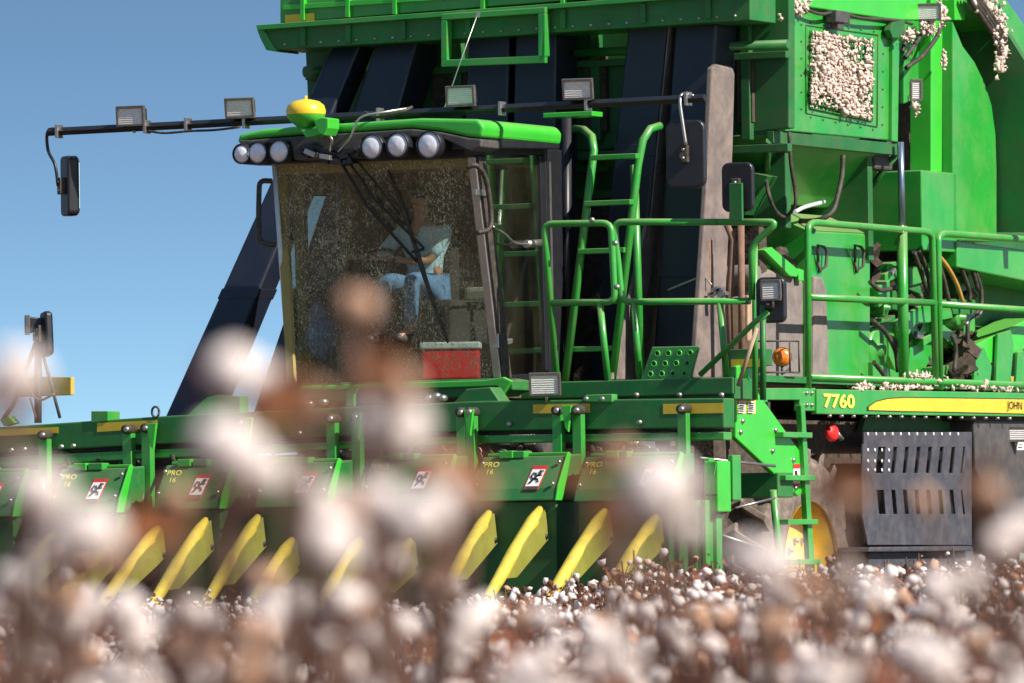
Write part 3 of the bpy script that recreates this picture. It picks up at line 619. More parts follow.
# ---- gray tank, engine door
tx = XS - .2
TK = MB().sp([(757, 275), (770, 268), (800, 276), (806, 283), (806, 388), (757, 388)], tx, 1.0).build('fuel_tank', 'tank_gray', root, .04, 3)
MB().sp([(814, 276), (823, 277), (827, 290), (830, 388), (813, 388)], XS - .11, .3).build('tank_end', 'tank_gray', TK, .02, 2)
b = MB(); b.tube([F(705, 300, 2.9), F(712, 283, 2.9), F(735, 276, 2.9), F(757, 276, 2.9)], .09, 12, 4); b.fb(700, 284, 752, 370, 3.0, 3.3); b.build('intake_pipe', 'tank_gray', TK)
b = MB(); b.sp([(764, 250), (772, 247), (800, 271), (797, 277), (790, 276)], tx + .06, .1); b.sp([(798, 268), (804, 270), (804, 281), (799, 281)], tx + .05, .04); b.build('tank_arm', 'bright_green', root, .006)
b = MB()
for i in range(9): b.ball(S(776 + random.random() * 18, 252 + random.random() * 22, tx - .1), .06, .1, .05, 8)
b.build('linkage', 'grime', root)
# amber lamp with cage
b = MB(); c = S(782, 357, XS + .05)
AL = MB().lathe(c, V((.45, -.9, 0)), [(.078, -.05), (.082, 0), (.078, .006)], 28).build('amber_lamp', 'black_plastic', PL)
MB().lathe(c, V((.45, -.9, 0)), [(.077, .004), (.068, .03), (.04, .045), (.001, .05)], 28).build('lens', 'amber', AL)
b = MB(); 
for z_ in (-.13, .13): b.tube([c + V((-.15, -.25, z_)), c + V((.1, -.06, z_)), c + V((.1, .12, z_))], .008, 6)
b.tube([c + V((.1, -.06, .13)), c + V((.1, -.06, -.13))], .008, 6); b.tube([c + V((.1, .12, .13)), c + V((.1, .12, -.13))], .008, 6); b.tube([c + V((.0, 0, -.07)), c + V((0, 0, -.14)), c + V((0.02, .1, -.10))], .013, 6); b.build('lamp_cage', 'dark_gray', AL)
ex = XS - .15
ED = MB().sp([(808, 230), (868, 233), (871, 246), (871, 388), (808, 388)], ex, .5).build('engine_door', 'green_paint', root, .03, 3)
for px in (818, 855):
    b = MB().tube([S(px, 262, ex + .02), S(px, 245, ex + .05), S(px + 6, 247, ex + .05), S(px + 9, 251, ex + .05), S(px + 8, 266, ex + .05), S(px + 1, 271, ex + .02), S(px, 262, ex + .02)], .014, 8); b.build('handle', 'black_rubber', ED)
# sloping hood in front of and above the door
e0, e1 = S(808, 230, ex), S(868, 233, ex)
b = MB().hexa([V((ex - .5, e0.y, e0.z - .3)), V((ex, e0.y, e0.z)), V((ex, e1.y, e1.z)), V((ex - .5, e1.y, e0.z - .3))], [V((ex - 1.3, e0.y - .2, e0.z + .05)), V((ex - .35, e0.y - .2, e0.z + .17)), V((ex - .35, e1.y, e0.z + .17)), V((ex - 1.3, e1.y, e0.z + .05))]); b.build('engine_hood', 'green_paint', root, .01)
# hoses on hopper bottom
hx = XS + .02
cable([S(789, 132, hx), S(791, 165, hx), S(795, 190, hx), S(795, 205, hx), S(785, 217, hx - .1), S(775, 210, hx - .1), S(769, 195, hx - .1), S(766, 180, hx - .2)], .017)
cable([S(843, 155, hx), S(842, 175, hx), S(838, 195, hx), S(832, 212, hx), S(818, 220, hx - .1), S(800, 221, hx - .3)], .022)
cable([S(795, 212, hx), S(805, 207, hx - .1), S(824, 202, hx - .2)], .018, 'white_plastic', 'cable')
cable([S(803, 8, XS + .08), S(820, 14, XS + .08), S(840, 12, XS + .08), S(860, 18, XS + .08), S(895, 20, XS + .08), S(912, 24, XS + .05)], .014)
b = MB(); b.obox(S(838, 17, XS + .08), (.05, 0, 0), (0, .14, 0), (0, 0, .05)); b.obox(S(837, 25, XS + .07), (.04, 0, 0), (0, .06, 0), (0, 0, .04)); b.build('junction_box', 'dark_gray', SP, .008)
for pts in ([(905, 58), (918, 40), (930, 22), (938, 8)], [(906, 68), (922, 56), (936, 38), (943, 22)], [(902, 52), (906, 40), (915, 28)]): cable([S(a, c, XS + .03) for a, c in pts], .02, 'black_rubber')
for k in range(4): cable([S(966 + k * 3, -6, XS + .1), S(975 + k * 5, 8 + k * 2, XS + .12), S(990 + k * 4, 30 + k, XS + .1), S(1003 + k * 3, 52, XS + .05), S(1009 + k * 3, 75, XS), S(1011 + k * 3, 88, XS - .1)], .026)
for k in range(2): cable([S(992 + k * 3, 35, XS + .1), S(998 + k * 3, 52, XS + .1), S(1000 + k * 3, 64, XS + .05)], .018)
cable([S(1004, 72, XS - .1), S(998, 82, XS - .1), S(1001, 96, XS - .1), S(1010, 104, XS - .1)], .012)
# vertical blue-steel ram and its green post
MB().tube([S(900.5, 142, XS + .08), S(902, 228, XS + .08)], .030, 14).build('ram_rod', 'blue_steel', root)
MB().tube([S(902, 226, XS + .08), S(904, 388, XS + .08)], .046, 14).build('ram_cylinder', 'green_paint', root)
b = MB(); b.sb(875, 139, 893, 170, XS - .1, XS - .4); b.build('valve', 'dark_gray', root, .02)
b = MB(); b.sp([(890, 30), (893, 22), (905, 20), (905, 32), (899, 38), (893, 38)], XS + .09, .06); b.build('bracket', 'green_shadow', root, .004)
worklamp(S(928, 12, XS + .12), .21, .13, SP, yaw=.35)
worklamp(S(916, 90, XS + .10), .09, .17, SP, yaw=.6)

# ---- machinery bay
rnd = random.Random(3)
b = MB(); b.sb(868, 250, 1120, 410, XS - .75, XS - .9); b.build('machinery_wall', 'green_shadow', root)
b = MB()
def jag(px, py, x, sc_):
    a = V((rnd.uniform(-1, 1), rnd.uniform(-1, 1), rnd.uniform(-1, 1))).normalized(); c = a.orthogonal().normalized(); e = a.cross(c)
    b.obox(S(px, py, x), a * rnd.uniform(.02, .08) * sc_, c * rnd.uniform(.02, .12) * sc_, e * rnd.uniform(.01, .05) * sc_)
for i in range(170): jag(rnd.uniform(872, 965), rnd.uniform(252, 385), XS - rnd.uniform(.3, .7), 1.2)

for i in range(50): jag(rnd.uniform(953, 976), rnd.uniform(335, 385), XS - rnd.uniform(.05, .3), .8)
b.build('pump_grime', 'grime', root)
for name_, m_, n_ in (('valve_block', 'green_paint', 26), ('valve_block', 'green_worn', 22), ('fitting', 'steel', 26)):
    b = MB()
    for i in range(n_):
        k = .35 if name_ == 'fitting' else 1
        c = S(rnd.uniform(872, 965), rnd.uniform(262, 385), XS - rnd.uniform(.15, .5)); b.obox(c, (.06 * k, 0, 0), (0, rnd.uniform(.05, .28) * k, rnd.uniform(-.08, .08) * k), (0, 0, rnd.uniform(.02, .09) * k))
    b.build(name_, m_, root, .008)
for px, py, r in ((878, 350, .19), (884, 308, .08), (960, 318, .10), (975, 372, .07)):
    c = S(px, py, XS - .15); MB().lathe(c, (1, 0, 0), [(r, -.15), (r, 0), (r * .85, .015), (r * .3, .02), (r * .25, .06), (.001, .06)], 26).build('gearbox_cover', 'green_paint', root)
b = MB(); b.sp([(895, 322), (930, 300), (950, 300), (953, 318), (915, 325), (903, 345)], XS - .12, .04); b.sp([(868, 370), (885, 330), (893, 330), (890, 388), (868, 388)], XS - .2, .05); b.sp([(912, 325), (950, 318), (940, 345), (918, 380), (908, 380)], XS - .25, .05); b.build('support_plate', 'green_paint', root, .006)
for m_, pts in (('orange_hose', [(938, 255), (948, 268), (957, 285), (963, 303)]), ('black_rubber', [(918, 250), (925, 265), (931, 290), (934, 312)]), ('black_rubber', [(938, 262), (944, 280), (949, 302)]),
        ('black_rubber', [(955, 252), (962, 270), (969, 290), (970, 302)]), ('black_rubber', [(960, 246), (970, 262), (980, 285), (981, 306), (975, 315), (968, 322), (968, 350)]), ('black_rubber', [(958, 240), (965, 256), (973, 272), (978, 290)]),
        ('steel', [(982, 308), (978, 316), (970, 316), (966, 325)]), ('black_rubber', [(870, 282), (880, 290), (895, 288)]), ('black_rubber', [(872, 320), (885, 332), (895, 350), (898, 372)]), ('black_rubber', [(914, 252), (922, 275), (928, 295)]),
        ('black_rubber', [(874, 362), (884, 375), (892, 388)]), ('black_rubber', [(952, 335), (956, 350), (954, 372)])):
    cable([S(a, c, XS - .02) for a, c in pts], .021 if m_ != 'steel' else .018, m_)
# rear linkage plates
b = MB(); b.sp([(975, 345), (1030, 318), (1120, 330), (1120, 345), (1035, 345), (985, 366)], XS - .1, .3); b.build('linkage_plate', 'bright_green', root, .01)
b = MB(); b.sp([(975, 350), (984, 347), (992, 366), (990, 388), (974, 388)], XS - .06, .03); b.sp([(998, 334), (1011, 330), (1014, 345), (1010, 388), (996, 388)], XS - .05, .03); b.sp([(1018, 352), (1024, 350), (1028, 388), (1016, 388)], XS - .05, .03); b.build('linkage_plate', 'green_paint', root, .006)
b = MB(); b.sb(972, 376, 1040, 390, XS - .2, XS - .3); b.build('yellow_cover', 'old_yellow', root)

# ---- side rails, deck edge with lettering
rx_ = XS + .10
SR = rail('side_rail', [(rr([(808, 388), (808, 222), (932, 232), (936, 388)], x=rx_), 0), ([S(809, 297, rx_), S(935, 303, rx_)], 0), (rr([(940, 390), (938, 233), (1060, 242), (1200, 256)], x=rx_ + .0), 0), ([S(938, 304, rx_), S(1200, 322, rx_)], 0), ([S(809, 377, rx_), S(1200, 392, rx_)], 0)], .030, 'green_paint', root)
DE = MB().sp([(817, 389), (1300, 398), (1300, 420), (817, 414)], XS + .14, .06).build('deck_edge', 'green_paint', root, .008)
MB().sp([(764, 388), (816, 388), (816, 411), (800, 411), (800, 400), (768, 400), (768, 411), (764, 411)], XS + .12, .06).build('deck_bracket', 'green_paint', root, .008)
MB().sb(765, 386, 1300, 392, XS + .10, XS - 1.2).build('walkway', 'green_worn', root)
xo = XS + .144
o3 = S(823.5, 407.6, xo); text('model_number', '7760', o3, V((0, S(854.5, 407, xo).y - o3.y, 0)), V((0, 0, S(823.5, 393.2, xo).z - o3.z)), 'yellow_ink', DE, bold=.03)
o3 = S(1007, 411.5, xo + .006); text('maker_lettering', 'JOHN', o3, V((0, .33, 0)), V((0, 0, .092)), 'black_ink', DE, .004); text('maker_lettering', 'DEERE', o3 + V((0, .43, 0)), V((0, .40, 0)), V((0, 0, .092)), 'black_ink', DE, .004)
yp = [(869, 407), (876, 402), (888, 399), (905, 398), (960, 398.6), (1024, 399.5), (1290, 404), (1290, 418.5), (1024, 413.5), (960, 412), (905, 411), (869, 410)]
MB().sp(yp, XS + .146, .004).build('yellow_stripe', 'yellow_paint', DE)
MB().sp([(867, 407), (876, 401), (888, 398), (905, 397), (960, 397.6), (1290, 403), (1290, 404.4), (1290, 419.4), (1024, 414.5), (960, 413), (905, 412), (867, 411)], XS + .143, .0025).build('stripe_outline', 'black_ink', DE)
b = MB()
for px in range(828, 1020, 12): b.lathe(S(px, 416 + (px - 828) * .014, XS + .12), (1, 0, 0), [(.001, .03), (.012, .03), (.012, 0)], 8)
b.build('edge_bolt', 'steel', DE)
for px, py in ((806, 393), (811, 393), (806, 405), (811, 405)): MB().lathe(S(px, py, XS + .12), (1, 0, 0), [(.001, .02), (.014, .02), (.016, 0)], 8).build('bracket_bolt', 'steel', DE)

# ---- boarding ladder and gusset plate
gx = XS + .40
GP = MB().sp([(735, 367), (741, 365), (760, 395), (803, 455), (804, 493), (798, 496), (736, 438)], gx, .05).build('gusset_plate', 'bright_green', root, .01)
b = MB()
for px, py in ((742, 380), (746, 382), (742, 421), (772, 451), (795, 488), (775, 430), (740, 452 - 20), (793, 460)): b.lathe(S(px, py, gx), (1, 0, 0), [(.001, .02), (.018, .018), (.022, 0)], 10)
b.build('plate_bolt', 'steel', GP)
def sticker(q, x, mats, par, name='warning_sticker'):
    for k, (m_, u0, v0, u1, v1) in enumerate(mats):
        MB().sp([quadpt(q, u0, v0), quadpt(q, u1, v0), quadpt(q, u1, v1), quadpt(q, u0, v1)], x + .003 * (k + 1), .0025).build(name, m_, par)
def pq(x0, y0, x1, y1): return [(x0, y0), (x1, y0), (x1, y1), (x0, y1)]
for x0 in (738, 747.5):
    sticker(pq(x0, 397, x0 + 8.2, 414), gx, [('sticker_yellow', 0, 0, 1, 1), ('white_label', .1, .28, .9, .95), ('black_ink', .1, .05, .9, .2)] + [('black_ink', .18, .34 + i * .12, .82, .39 + i * .12) for i in range(5)], GP)
sticker(pq(793.5, 464, 800, 486), gx, [('white_label', 0, 0, 1, 1), ('red_ink', 0, 0, 1, .2), ('black_ink', .3, .3, .6, .5), ('black_ink', .45, .48, .8, .62), ('red_ink', 0, .88, 1, 1), ('black_ink', .2, .68, .8, .74)], GP)
lx = XS + .44
BL = rail('boarding_ladder', [([S(773, 490, lx), S(783, 600, lx)], 0)], .030, 'green_paint', root)
MB().sp([(801, 405), (805, 405), (817, 600), (812, 600)], lx, .05).build('stringer', 'green_paint', BL, .005)
for py in (435, 478, 522, 562):
    a, c = S(777 + (py - 435) * .055, py, lx - .02), S(806 + (py - 435) * .065, py, lx - .02)
    MB().obox((a + c) / 2, (.06, 0, 0), (0, (c.y - a.y) / 2, 0), (0, 0, .022)).build('rung', 'green_paint', BL, .005)
MB().fb(715, 473, 778, 498, 2.2, 2.5).build('header_arm', 'green_worn', root, .01)
MB().fb(764, 402, 768, 450, 2.6, 2.65).build('ladder_post', 'dark_gray', root)

# ---- running gear
def wheel(c, r, wdt, rim_r, name='wheel', lugs=22):
    t = MB(); c = V(c)
    prof = [(rim_r, -.02), (rim_r + .05, .0), (r - .28, .035), (r - .12, .02), (r - .055, -.05), (r - .05, -wdt / 2), (r - .055, -wdt + .05), (r - .12, -wdt), (rim_r, -wdt)]
    t.lathe(c, (1, 0, 0), prof, 56)
    for k in range(lugs * 2):
        a = 2 * math.pi * (k + .5 * (k % 2)) / (lugs * 2); s = k % 2
        rad = V((0, math.cos(a), math.sin(a))); tan = V((0, -math.sin(a), math.cos(a)))
        x0 = -.0 if s == 0 else -wdt / 2; x1 = x0 - wdt / 2; sk = .16 * (1 if s == 0 else -1)
        P0 = c + V((x0, 0, 0)) + tan * (sk if s == 0 else 0); P1 = c + V((x1, 0, 0)) + tan * (0 if s == 0 else -sk)
        t.hexa([P0 + rad * (r - .14) - tan * .05, P0 + rad * (r - .14) + tan * .05, P1 + rad * (r - .08) + tan * .04, P1 + rad * (r - .08) - tan * .04],
               [P0 + rad * r - tan * .035, P0 + rad * r + tan * .035, P1 + rad * (r + .005) + tan * .03, P1 + rad * (r + .005) - tan * .03])
    T = t.build(name, 'tyre', root, .008)
    RM = MB().lathe(c, (1, 0, 0), [(rim_r + .01, .0), (rim_r + .005, -.03), (rim_r - .05, -.06), (rim_r - .08, -.2), (rim_r * .62, -.24), (rim_r * .55, -.14), (rim_r * .25, -.12), (rim_r * .22, -.03), (.001, -.03)], 48).build('rim', 'rim_yellow', T)
    b = MB()
    for k in range(10): a = 2 * math.pi * k / 10; b.lathe(c + V((-.12, math.cos(a) * rim_r * .42, math.sin(a) * rim_r * .42)), (1, 0, 0), [(.022, -.02), (.022, .03), (.001, .035)], 8)
    b.build('wheel_nut', 'steel', T)
    return T
wc_ = S(812, 566, XS - .12); wheel((XS - .12, wc_.y, .97), .97, .55, .53)
wheel((XS - .90, wc_.y - .02, .97), .97, .55, .53)
rw = S(978, 556, XS - .35); wheel((XS - .35, rw.y, .72), .72, .45, .34, lugs=18)
b = MB(); b.box((-5.7, wc_.y - .2, .75), (-1.6, wc_.y + .2, 1.15)); b.box((-5.2, 2.3, 1.5), (-1.7, 9.5, 2.25)); b.box((-1.7, 2.4, 1.7), (-1.35, 9.5, 2.2)); b.build('chassis', 'grime', root)
wheel((-4.9, wc_.y, .97), .97, .55, .53)
b = MB(); b.box((-5.4, 3.4, 2.25), (-2.2, 9.5, zb + .1)); b.box((-5, 4.8, .62), (-1.7, 9.5, 1.6)); b.build('engine_block', 'grime', root)
MB().sb(965, 408, 1120, 423, XS + .05, XS - .4).build('frame_rail', 'grime', root)
b = MB(); b.box((-5.6, t1.y, zt), (XS - 1.9, S(962, 100, XS - 1.9).y, 5.4)); b.build('chamber', 'green_shadow', root)
# red lamp
c = S(832, 433, XS); MB().ball(c, .05, .10, .075).build('red_marker', 'red', root); MB().tube([c + V((0, .1, 0)), c + V((0, .2, -.05))], .02, 6).build('marker_wire', 'steel', root)
# slotted side shield
sx = XS + .08; b = MB()
b.sp(pq(864, 432, 972, 447), sx, .02); b.sp([(862, 473), (972, 473), (972, 490), (862, 490)], sx, .02); b.sp([(862, 514), (972, 514), (972, 545), (868, 545)], sx, .02)
b.sp([(863, 444), (879, 444), (875, 477), (862, 477)], sx - .001, .02); b.sp([(966, 444), (972, 444), (972, 477), (962, 477)], sx - .001, .02)
b.sp([(862, 486), (876, 486), (880, 519), (863, 519)], sx - .001, .02); b.sp([(962, 486), (972, 486), (972, 519), (966, 519)], sx - .001, .02)
for i in range(7):
    u = 886.5 + i * 11.6; b.sp([(u, 444), (u + 7.6, 444), (u + 4.2, 477), (u - 3.4, 477)], sx - .001, .02); b.sp([(u - 3, 486), (u + 4.6, 486), (u + 7.6, 519), (u, 519)], sx - .001, .02)
SH = b.build('side_shield', 'shield_gray', root, .004)
b = MB()
for r_, (n_, y_) in enumerate(((12, 434), (4, 450), (4, 461), (4, 470))):
    for i in range(n_): b.ball(S(868 + i * (8.2 if n_ == 12 else 7), y_, sx + .002), .006, .016, .016, 8)
b.build('shield_rivet', 'white_label', SH)
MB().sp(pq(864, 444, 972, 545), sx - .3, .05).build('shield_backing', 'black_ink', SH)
MB().sp([(866, 416), (960, 418), (965, 431), (862, 431)], sx - .25, .05).build('upper_mesh', 'green_shadow', root)
b = MB(); b.sp([(870, 547), (972, 546), (974, 551), (869, 552)], sx + .12, .3); b.sp([(869, 552), (974, 551), (974, 590), (869, 590)], sx + .04, .3); b.build('lower_step', 'shield_gray', root, .01)
b = MB(); b.sp([(974, 420), (1120, 422), (1120, 560), (1005, 545), (990, 500), (976, 470)], sx - .02, .4); b.build('battery_box', 'dark_gray', root, .015)
worklamp(S(1016, 434, sx + .02), .20, .12, DE, yaw=.6, tilt=.1, m='dark_gray')
sticker(pq(1017, 442, 1024, 450), sx - .02, [('white_label', 0, 0, 1, 1), ('black_ink', .2, .3, .8, .4), ('black_ink', .2, .6, .8, .7)], SH)
MB().sp([(845, 425), (862, 425), (862, 560), (852, 540), (858, 500), (848, 460)], XS - .5, .1).build('wheel_arch', 'green_shadow', root)

# ================================================================== HEADER
hy0 = 0.0
def top_y(px): return 427 - px * .068 if px < 165 else 415.8 - (px - 165) * .049 if px < 480 else 400.4 - (px - 480) * .012
HF = MB().fp([(-120, 436), (0, 427), (165, 416), (330, 408), (480, 401), (724, 398), (724, 428), (480, 431), (330, 437), (165, 444), (0, 453), (-120, 461)], hy0, .2).build('header_beam', 'green_worn', root, .012)
b = MB(); b.fp([(-120, 466), (0, 457), (165, 449), (330, 442), (480, 435.5), (724, 432), (724, 440), (480, 443.5), (330, 450), (165, 458), (0, 467), (-120, 476)], hy0 + .01, .15); b.build('lower_rail', 'green_paint', HF, .008)
b = MB(); b.fp([(-120, 461.5), (0, 453.5), (165, 444.5), (330, 437.5), (480, 431.5), (724, 428.5), (724, 431.5), (480, 435), (330, 441.5), (165, 448.5), (0, 456.5), (-120, 465.5)], hy0 + .08, .15); b.build('rail_gap', 'black_rubber', HF)
for q in ([(-60, 432), (58, 427), (58, 432), (-60, 438)], [(97, 423), (157, 420), (157, 427), (97, 431)], [(533, 404.5), (590, 403.5), (590, 411.5), (533, 412.5)], [(663, 404), (723, 403), (723, 412), (663, 413)]):
    MB().fp([(q[0][0], q[0][1]), (q[1][0], q[1][1]), (q[2][0], q[2][1] + 1), (q[3][0], q[3][1] + 1)], hy0 - .004, .003).build('reflector_strip', 'sticker_yellow', HF)
b = MB(); b.fp([(187, 415), (206, 398), (216, 395), (240, 396), (240, 413)], hy0 + .05, .15); b.fp([(91, 423), (91, 411), (108, 411), (108, 421)], hy0 - .01, .2); b.fp([(346, 407), (346, 392), (351, 387), (360, 384), (354, 394), (354, 407)], hy0 - .05, .04); b.fp([(585, 395), (612, 394), (612, 402), (585, 402)], hy0 - .03, .1); b.build('beam_bracket', 'green_paint', HF, .006)
b = MB(); c = F(155.5, 412, hy0); b.tube([c + V((.035 * math.cos(k * .63), 0, .045 * math.sin(k * .63))) for k in range(11)], .010, 6); b.build('lifting_eye', 'dark_gray', HF)
b = MB()
for px in (587, 603, 637, 680, 722, 12, 25, 62, 74, 245, 300, 400, 510, 640): 
    yy = 399 if 585 < px < 610 else (384 + 11 if px > 615 and px < 730 and px != 640 else top_y(px) + 24); b.lathe(F(px, yy, hy0 - .01 if yy != 395 else py0 - .06), (0, -1, 0), [(.001, .03), (.02, .03), (.022, 0)], 10)
b.build('beam_bolt', 'steel', HF)
b = MB()
for px, py in ((324, 402), (310, 404), (430, 398), (443, 398), (437, 396)): b.ball(F(px, py, hy0 + .05), .04, .05, .03, 8)
b.build('hook', 'steel', HF)
MB().fp([(307, 414), (326, 413), (326, 420), (307, 421)], hy0 - .006, .004).build('data_plate', 'dark_gray', HF)
worklamp(F(545, 384, hy0 - .1), .235, .165, HF, yaw=.3, tilt=.15)
# inner machinery behind beam
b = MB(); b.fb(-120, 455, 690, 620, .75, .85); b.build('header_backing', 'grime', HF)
for i in range(6):
    x0 = 62 + i * 102
    b = MB(); y_ = 447 - i * 4 if i < 4 else 441; b.tube([F(x0 + 10, y_ + 4, .45), F(x0 + 60, y_ + 4, .45)], .055, 12); b.tube([F(x0 + 60, y_ + 4, .45), F(x0 + 78, y_ + 4, .45)], .10, 12); b.build('drive_shaft', 'dark_gray', HF)
    b = MB(); c0, c1 = F(x0 + 40, y_ - 1, .3), F(x0 + 66, y_ - 3, .3)
    b.tube([c0.lerp(c1, k / 60) + V((0, math.cos(k * .9) * .04, math.sin(k * .9) * .05)) for k in range(61)], .011, 6); b.build('spring', 'steel', HF)
    b = MB()
    for k in range(5): b.ball(F(x0 + rnd.uniform(0, 90), y_ + rnd.uniform(8, 16), .25), .05, .05, .035, 8)
    b.build('lint_clump', 'lint', HF)
MB().fb(53, 448, 104, 466, .3, .4).build('tan_guard', 'old_yellow', HF)
# ten hangers
for px, lo in ((43, 500), (127, 505), (146, 510), (241, 500), (331, 500), (356, 500), (461, 500), (470, 500), (557, 500), (577, 490), (682, 482), (-40, 500)):
    t_ = top_y(px) + 10
    H = MB().fb(px - 4.5, t_, px + 4.5, lo, -.12, -.045).build('hanger', 'green_paint', HF, .006)
    b = MB(); b.lathe(F(px - 1, t_ + 1, -.16), (0, 1, 0), [(.001, -.02), (.036, -.02), (.040, 0), (.040, .12), (.001, .12)], 16); b.build('roller', 'black_rubber', H)
    MB().lathe(F(px - 1, t_ + 1, -.19), (0, 1, 0), [(.001, -.01), (.022, -.01), (.022, .02)], 10).build('roller_pin', 'steel', H)
b = MB()
for px, a, c in ((43, 478, 515), (141, 478, 520), (572, 470, 505), (232, 480, 515)): b.tube([F(px - 2, a, -.15), F(px, (a + c) / 2, -.16), F(px, c, -.15)], .035, 8)
b.build('chain_guard', 'steel', HF)
# picking heads
fy = -.62
heads = [(48, 112, 470, 'PRO\n16'), (153, 215, 466, 'PRO\n16'), (254, 321, 464, ''), (360, 437, 460, 'PRO\n16'), (470, 551, 458, 'PRO\n16'), (573, 664, 458, 'PRO\n16'), (-60, 8, 474, '')]
for k, (x0, x1, ty, word) in enumerate(heads):
    wq_ = x1 - x0; lid = MB()
    a = F(x0, ty, fy + .25); c = F(x1, ty, fy + .25); a2 = F(x0 - 0, ty + 44, fy); c2 = F(x1 + 4, ty + 44, fy)
    zt2, zl = a.z, a2.z; xa, xb = a2.x, c2.x
    lid.prism([V((xa, fy, zl)), V((xa, fy + .04, zl + .1)), V((xa, fy + .22, zt2)), V((xa, .02 - .15, zt2 + .02)), V((xa, -.13, zl))], (xb - xa, 0, 0))
    PH = lid.build('picking_head', 'green_worn', root, .012)
    b = MB(); b.box((xa + .02, fy + .06, .55), (xb - .02, -.14, zl - .004)); b.build('head_lower_panel', 'green_shadow', PH, .01)
    b = MB(); b.prism([V((xb + .003, fy - .01, zl)), V((xb + .003, fy + .03, zl + .11)), V((xb + .003, fy + .21, zt2 + .02)), V((xb + .003, fy + .27, zt2 + .02)), V((xb + .003, fy + .10, zl))], (.014, 0, 0)); b.build('edge_flange', 'bright_green', PH, .003)
    b = MB(); b.obox(V(((xa + xb) / 2, fy + .3, zt2 + .02)), ((xb - xa) / 2 - .02, 0, 0), (0, .02, 0), (0, 0, .012)); b.obox(V((xa + .3 * (xb - xa), fy + .24, zt2 + .02)), (.06, 0, 0), (0, .05, 0), (0, 0, .03)); b.build('lid_lip', 'bright_green', PH, .006)
    b = MB()
    for u_ in (.05, .95):
        for v_ in (.12, .8): b.lathe(V((xa + (xb - xa) * u_, fy + .04 + .18 * v_ - .02, zl + .1 + (zt2 - zl - .1) * v_)), (0, -.9, .5), [(.001, .02), (.014, .018), (.016, 0)], 8)
    b.build('head_bolt', 'steel', PH)
    # slanted hood face: vectors lying in it
    U = V((1, 0, 0)); Vv = (V((0, fy + .22, zt2)) - V((0, fy + .04, zl + .1))).normalized(); nn = U.cross(Vv)
    def on(px, u): return V((F(px, ty + 20, fy + .12).x, fy + .04, zl + .1)) + Vv * u + nn * .004
    Lh = (V((0, fy + .22, zt2)) - V((0, fy + .04, zl + .1))).length
    lx0 = x1 - 23
    o_ = on(lx0, -.02); wv = U * .135; hv = Vv * .235 + U * .03
    MB().prism([o_, o_ + wv, o_ + wv + hv, o_ + hv], nn * .003).build('warning_sticker', 'red_ink', PH)
    MB().prism([o_ + wv * .07 + hv * .14 + nn * .004, o_ + wv * .93 + hv * .14 + nn * .004, o_ + wv * .93 + hv * .84 + nn * .004, o_ + wv * .07 + hv * .84 + nn * .004], nn * .002).build('sticker_field', 'white_label', PH)
    MB().prism([o_ + wv * .05 + hv * .02 + nn * .004, o_ + wv * .95 + hv * .02 + nn * .004, o_ + wv * .95 + hv * .12 + nn * .004, o_ + wv * .05 + hv * .12 + nn * .004], nn * .002).build('sticker_caption', 'dark_gray', PH)
    f_ = MB(); pt = lambda u, v: o_ + wv * u + hv * v + nn * .008
    for st in ([(.25, .25), (.45, .45), (.65, .62), (.85, .78)], [(.45, .45), (.7, .42), (.8, .3)], [(.4, .42), (.2, .55), (.3, .7)], [(.55, .55), (.4, .68)], [(.62, .58), (.85, .6)]): f_.tube([pt(*q) for q in st], .008, 5)
    f_.ball(pt(.72, .72), .015, .01, .018, 8); f_.build('sticker_figure', 'black_ink', PH)
    if word:
        o_ = on(x0 + 12, Lh * .45); text('head_lettering', word, o_, U * .13, Vv * .12, 'yellow_ink', PH)
    cable([F(x0 + 18, ty - 16, .1), F(x0 + 22, ty - 4, -.1), F(x0 + 34, ty + 1, -.3), F(x0 + 46, ty - 3, -.2), F(x0 + 52, ty - 14, .1)], .018, 'black_rubber', 'hose', PH)
    cable([F(x1 + 9, ty - 8, -.06), F(x1 + 6, ty + 20, -.12), F(x1 + 10, ty + 45, -.14), F(x1 + 6, ty + 70, -.12)], .022, 'black_rubber', 'hose', PH)
    b = MB(); b.fb(x0 + 40, ty - 7, x0 + 54, ty, -.42, -.3); b.build('latch_block', 'green_paint', PH, .006)
    b = MB(); b.fb(x1 + 8, ty + 6, x1 + 13, ty + 40, -.2, -.16); b.build('spring_plate', 'steel' if k in (0, 5) else 'green_paint', PH, .004)
# bright gusset flags on the beam
for gx_, gy_ in ((246, 418), (355, 414), (467, 410), (565, 406), (150, 424)): MB().fp([(gx_ - 4, gy_), (gx_ + 6, gy_ - 1), (gx_ + 3, gy_ + 26), (gx_, gy_ + 22)], -.19, .03).build('gusset_flag', 'bright_green', HF, .004)
# boxes between heads and at the right end
EB = MB().fb(704, 461, 718, 512, -.3, -.06).build('end_box', 'bright_green', HF, .01)
b = MB(); b.tube([F(716, 463, -.31), F(711, 490, -.31), F(707, 511, -.31)], .006, 5); b.fb(705, 494, 717, 496, -.31, -.302); b.build('box_seam', 'green_shadow', EB)
b = MB(); b.fb(705, 458, 710, 585, -.25, -.15); b.fb(712, 514, 717, 580, -.2, -.1); b.fb(728, 455, 733, 500, -.05, .1); b.build('end_post', 'green_paint', HF, .005)
b = MB(); b.tube([F(700, 458, -.1), F(775, 466, .8)], .012, 6); b.tube([F(712, 532, -.1), F(760, 548, .2)], .012, 6); b.tube([F(735, 508, .2), F(775, 498, .6)], .010, 6); b.build('tie_rod', 'steel', HF)
for x0, x1 in ((113, 131), (216, 250), (440, 468), (553, 571), (322, 358)):
    MB().fb(x0, 498, x1, 600, -.3, -.2).build('row_cover', 'green_shadow', HF, .006)
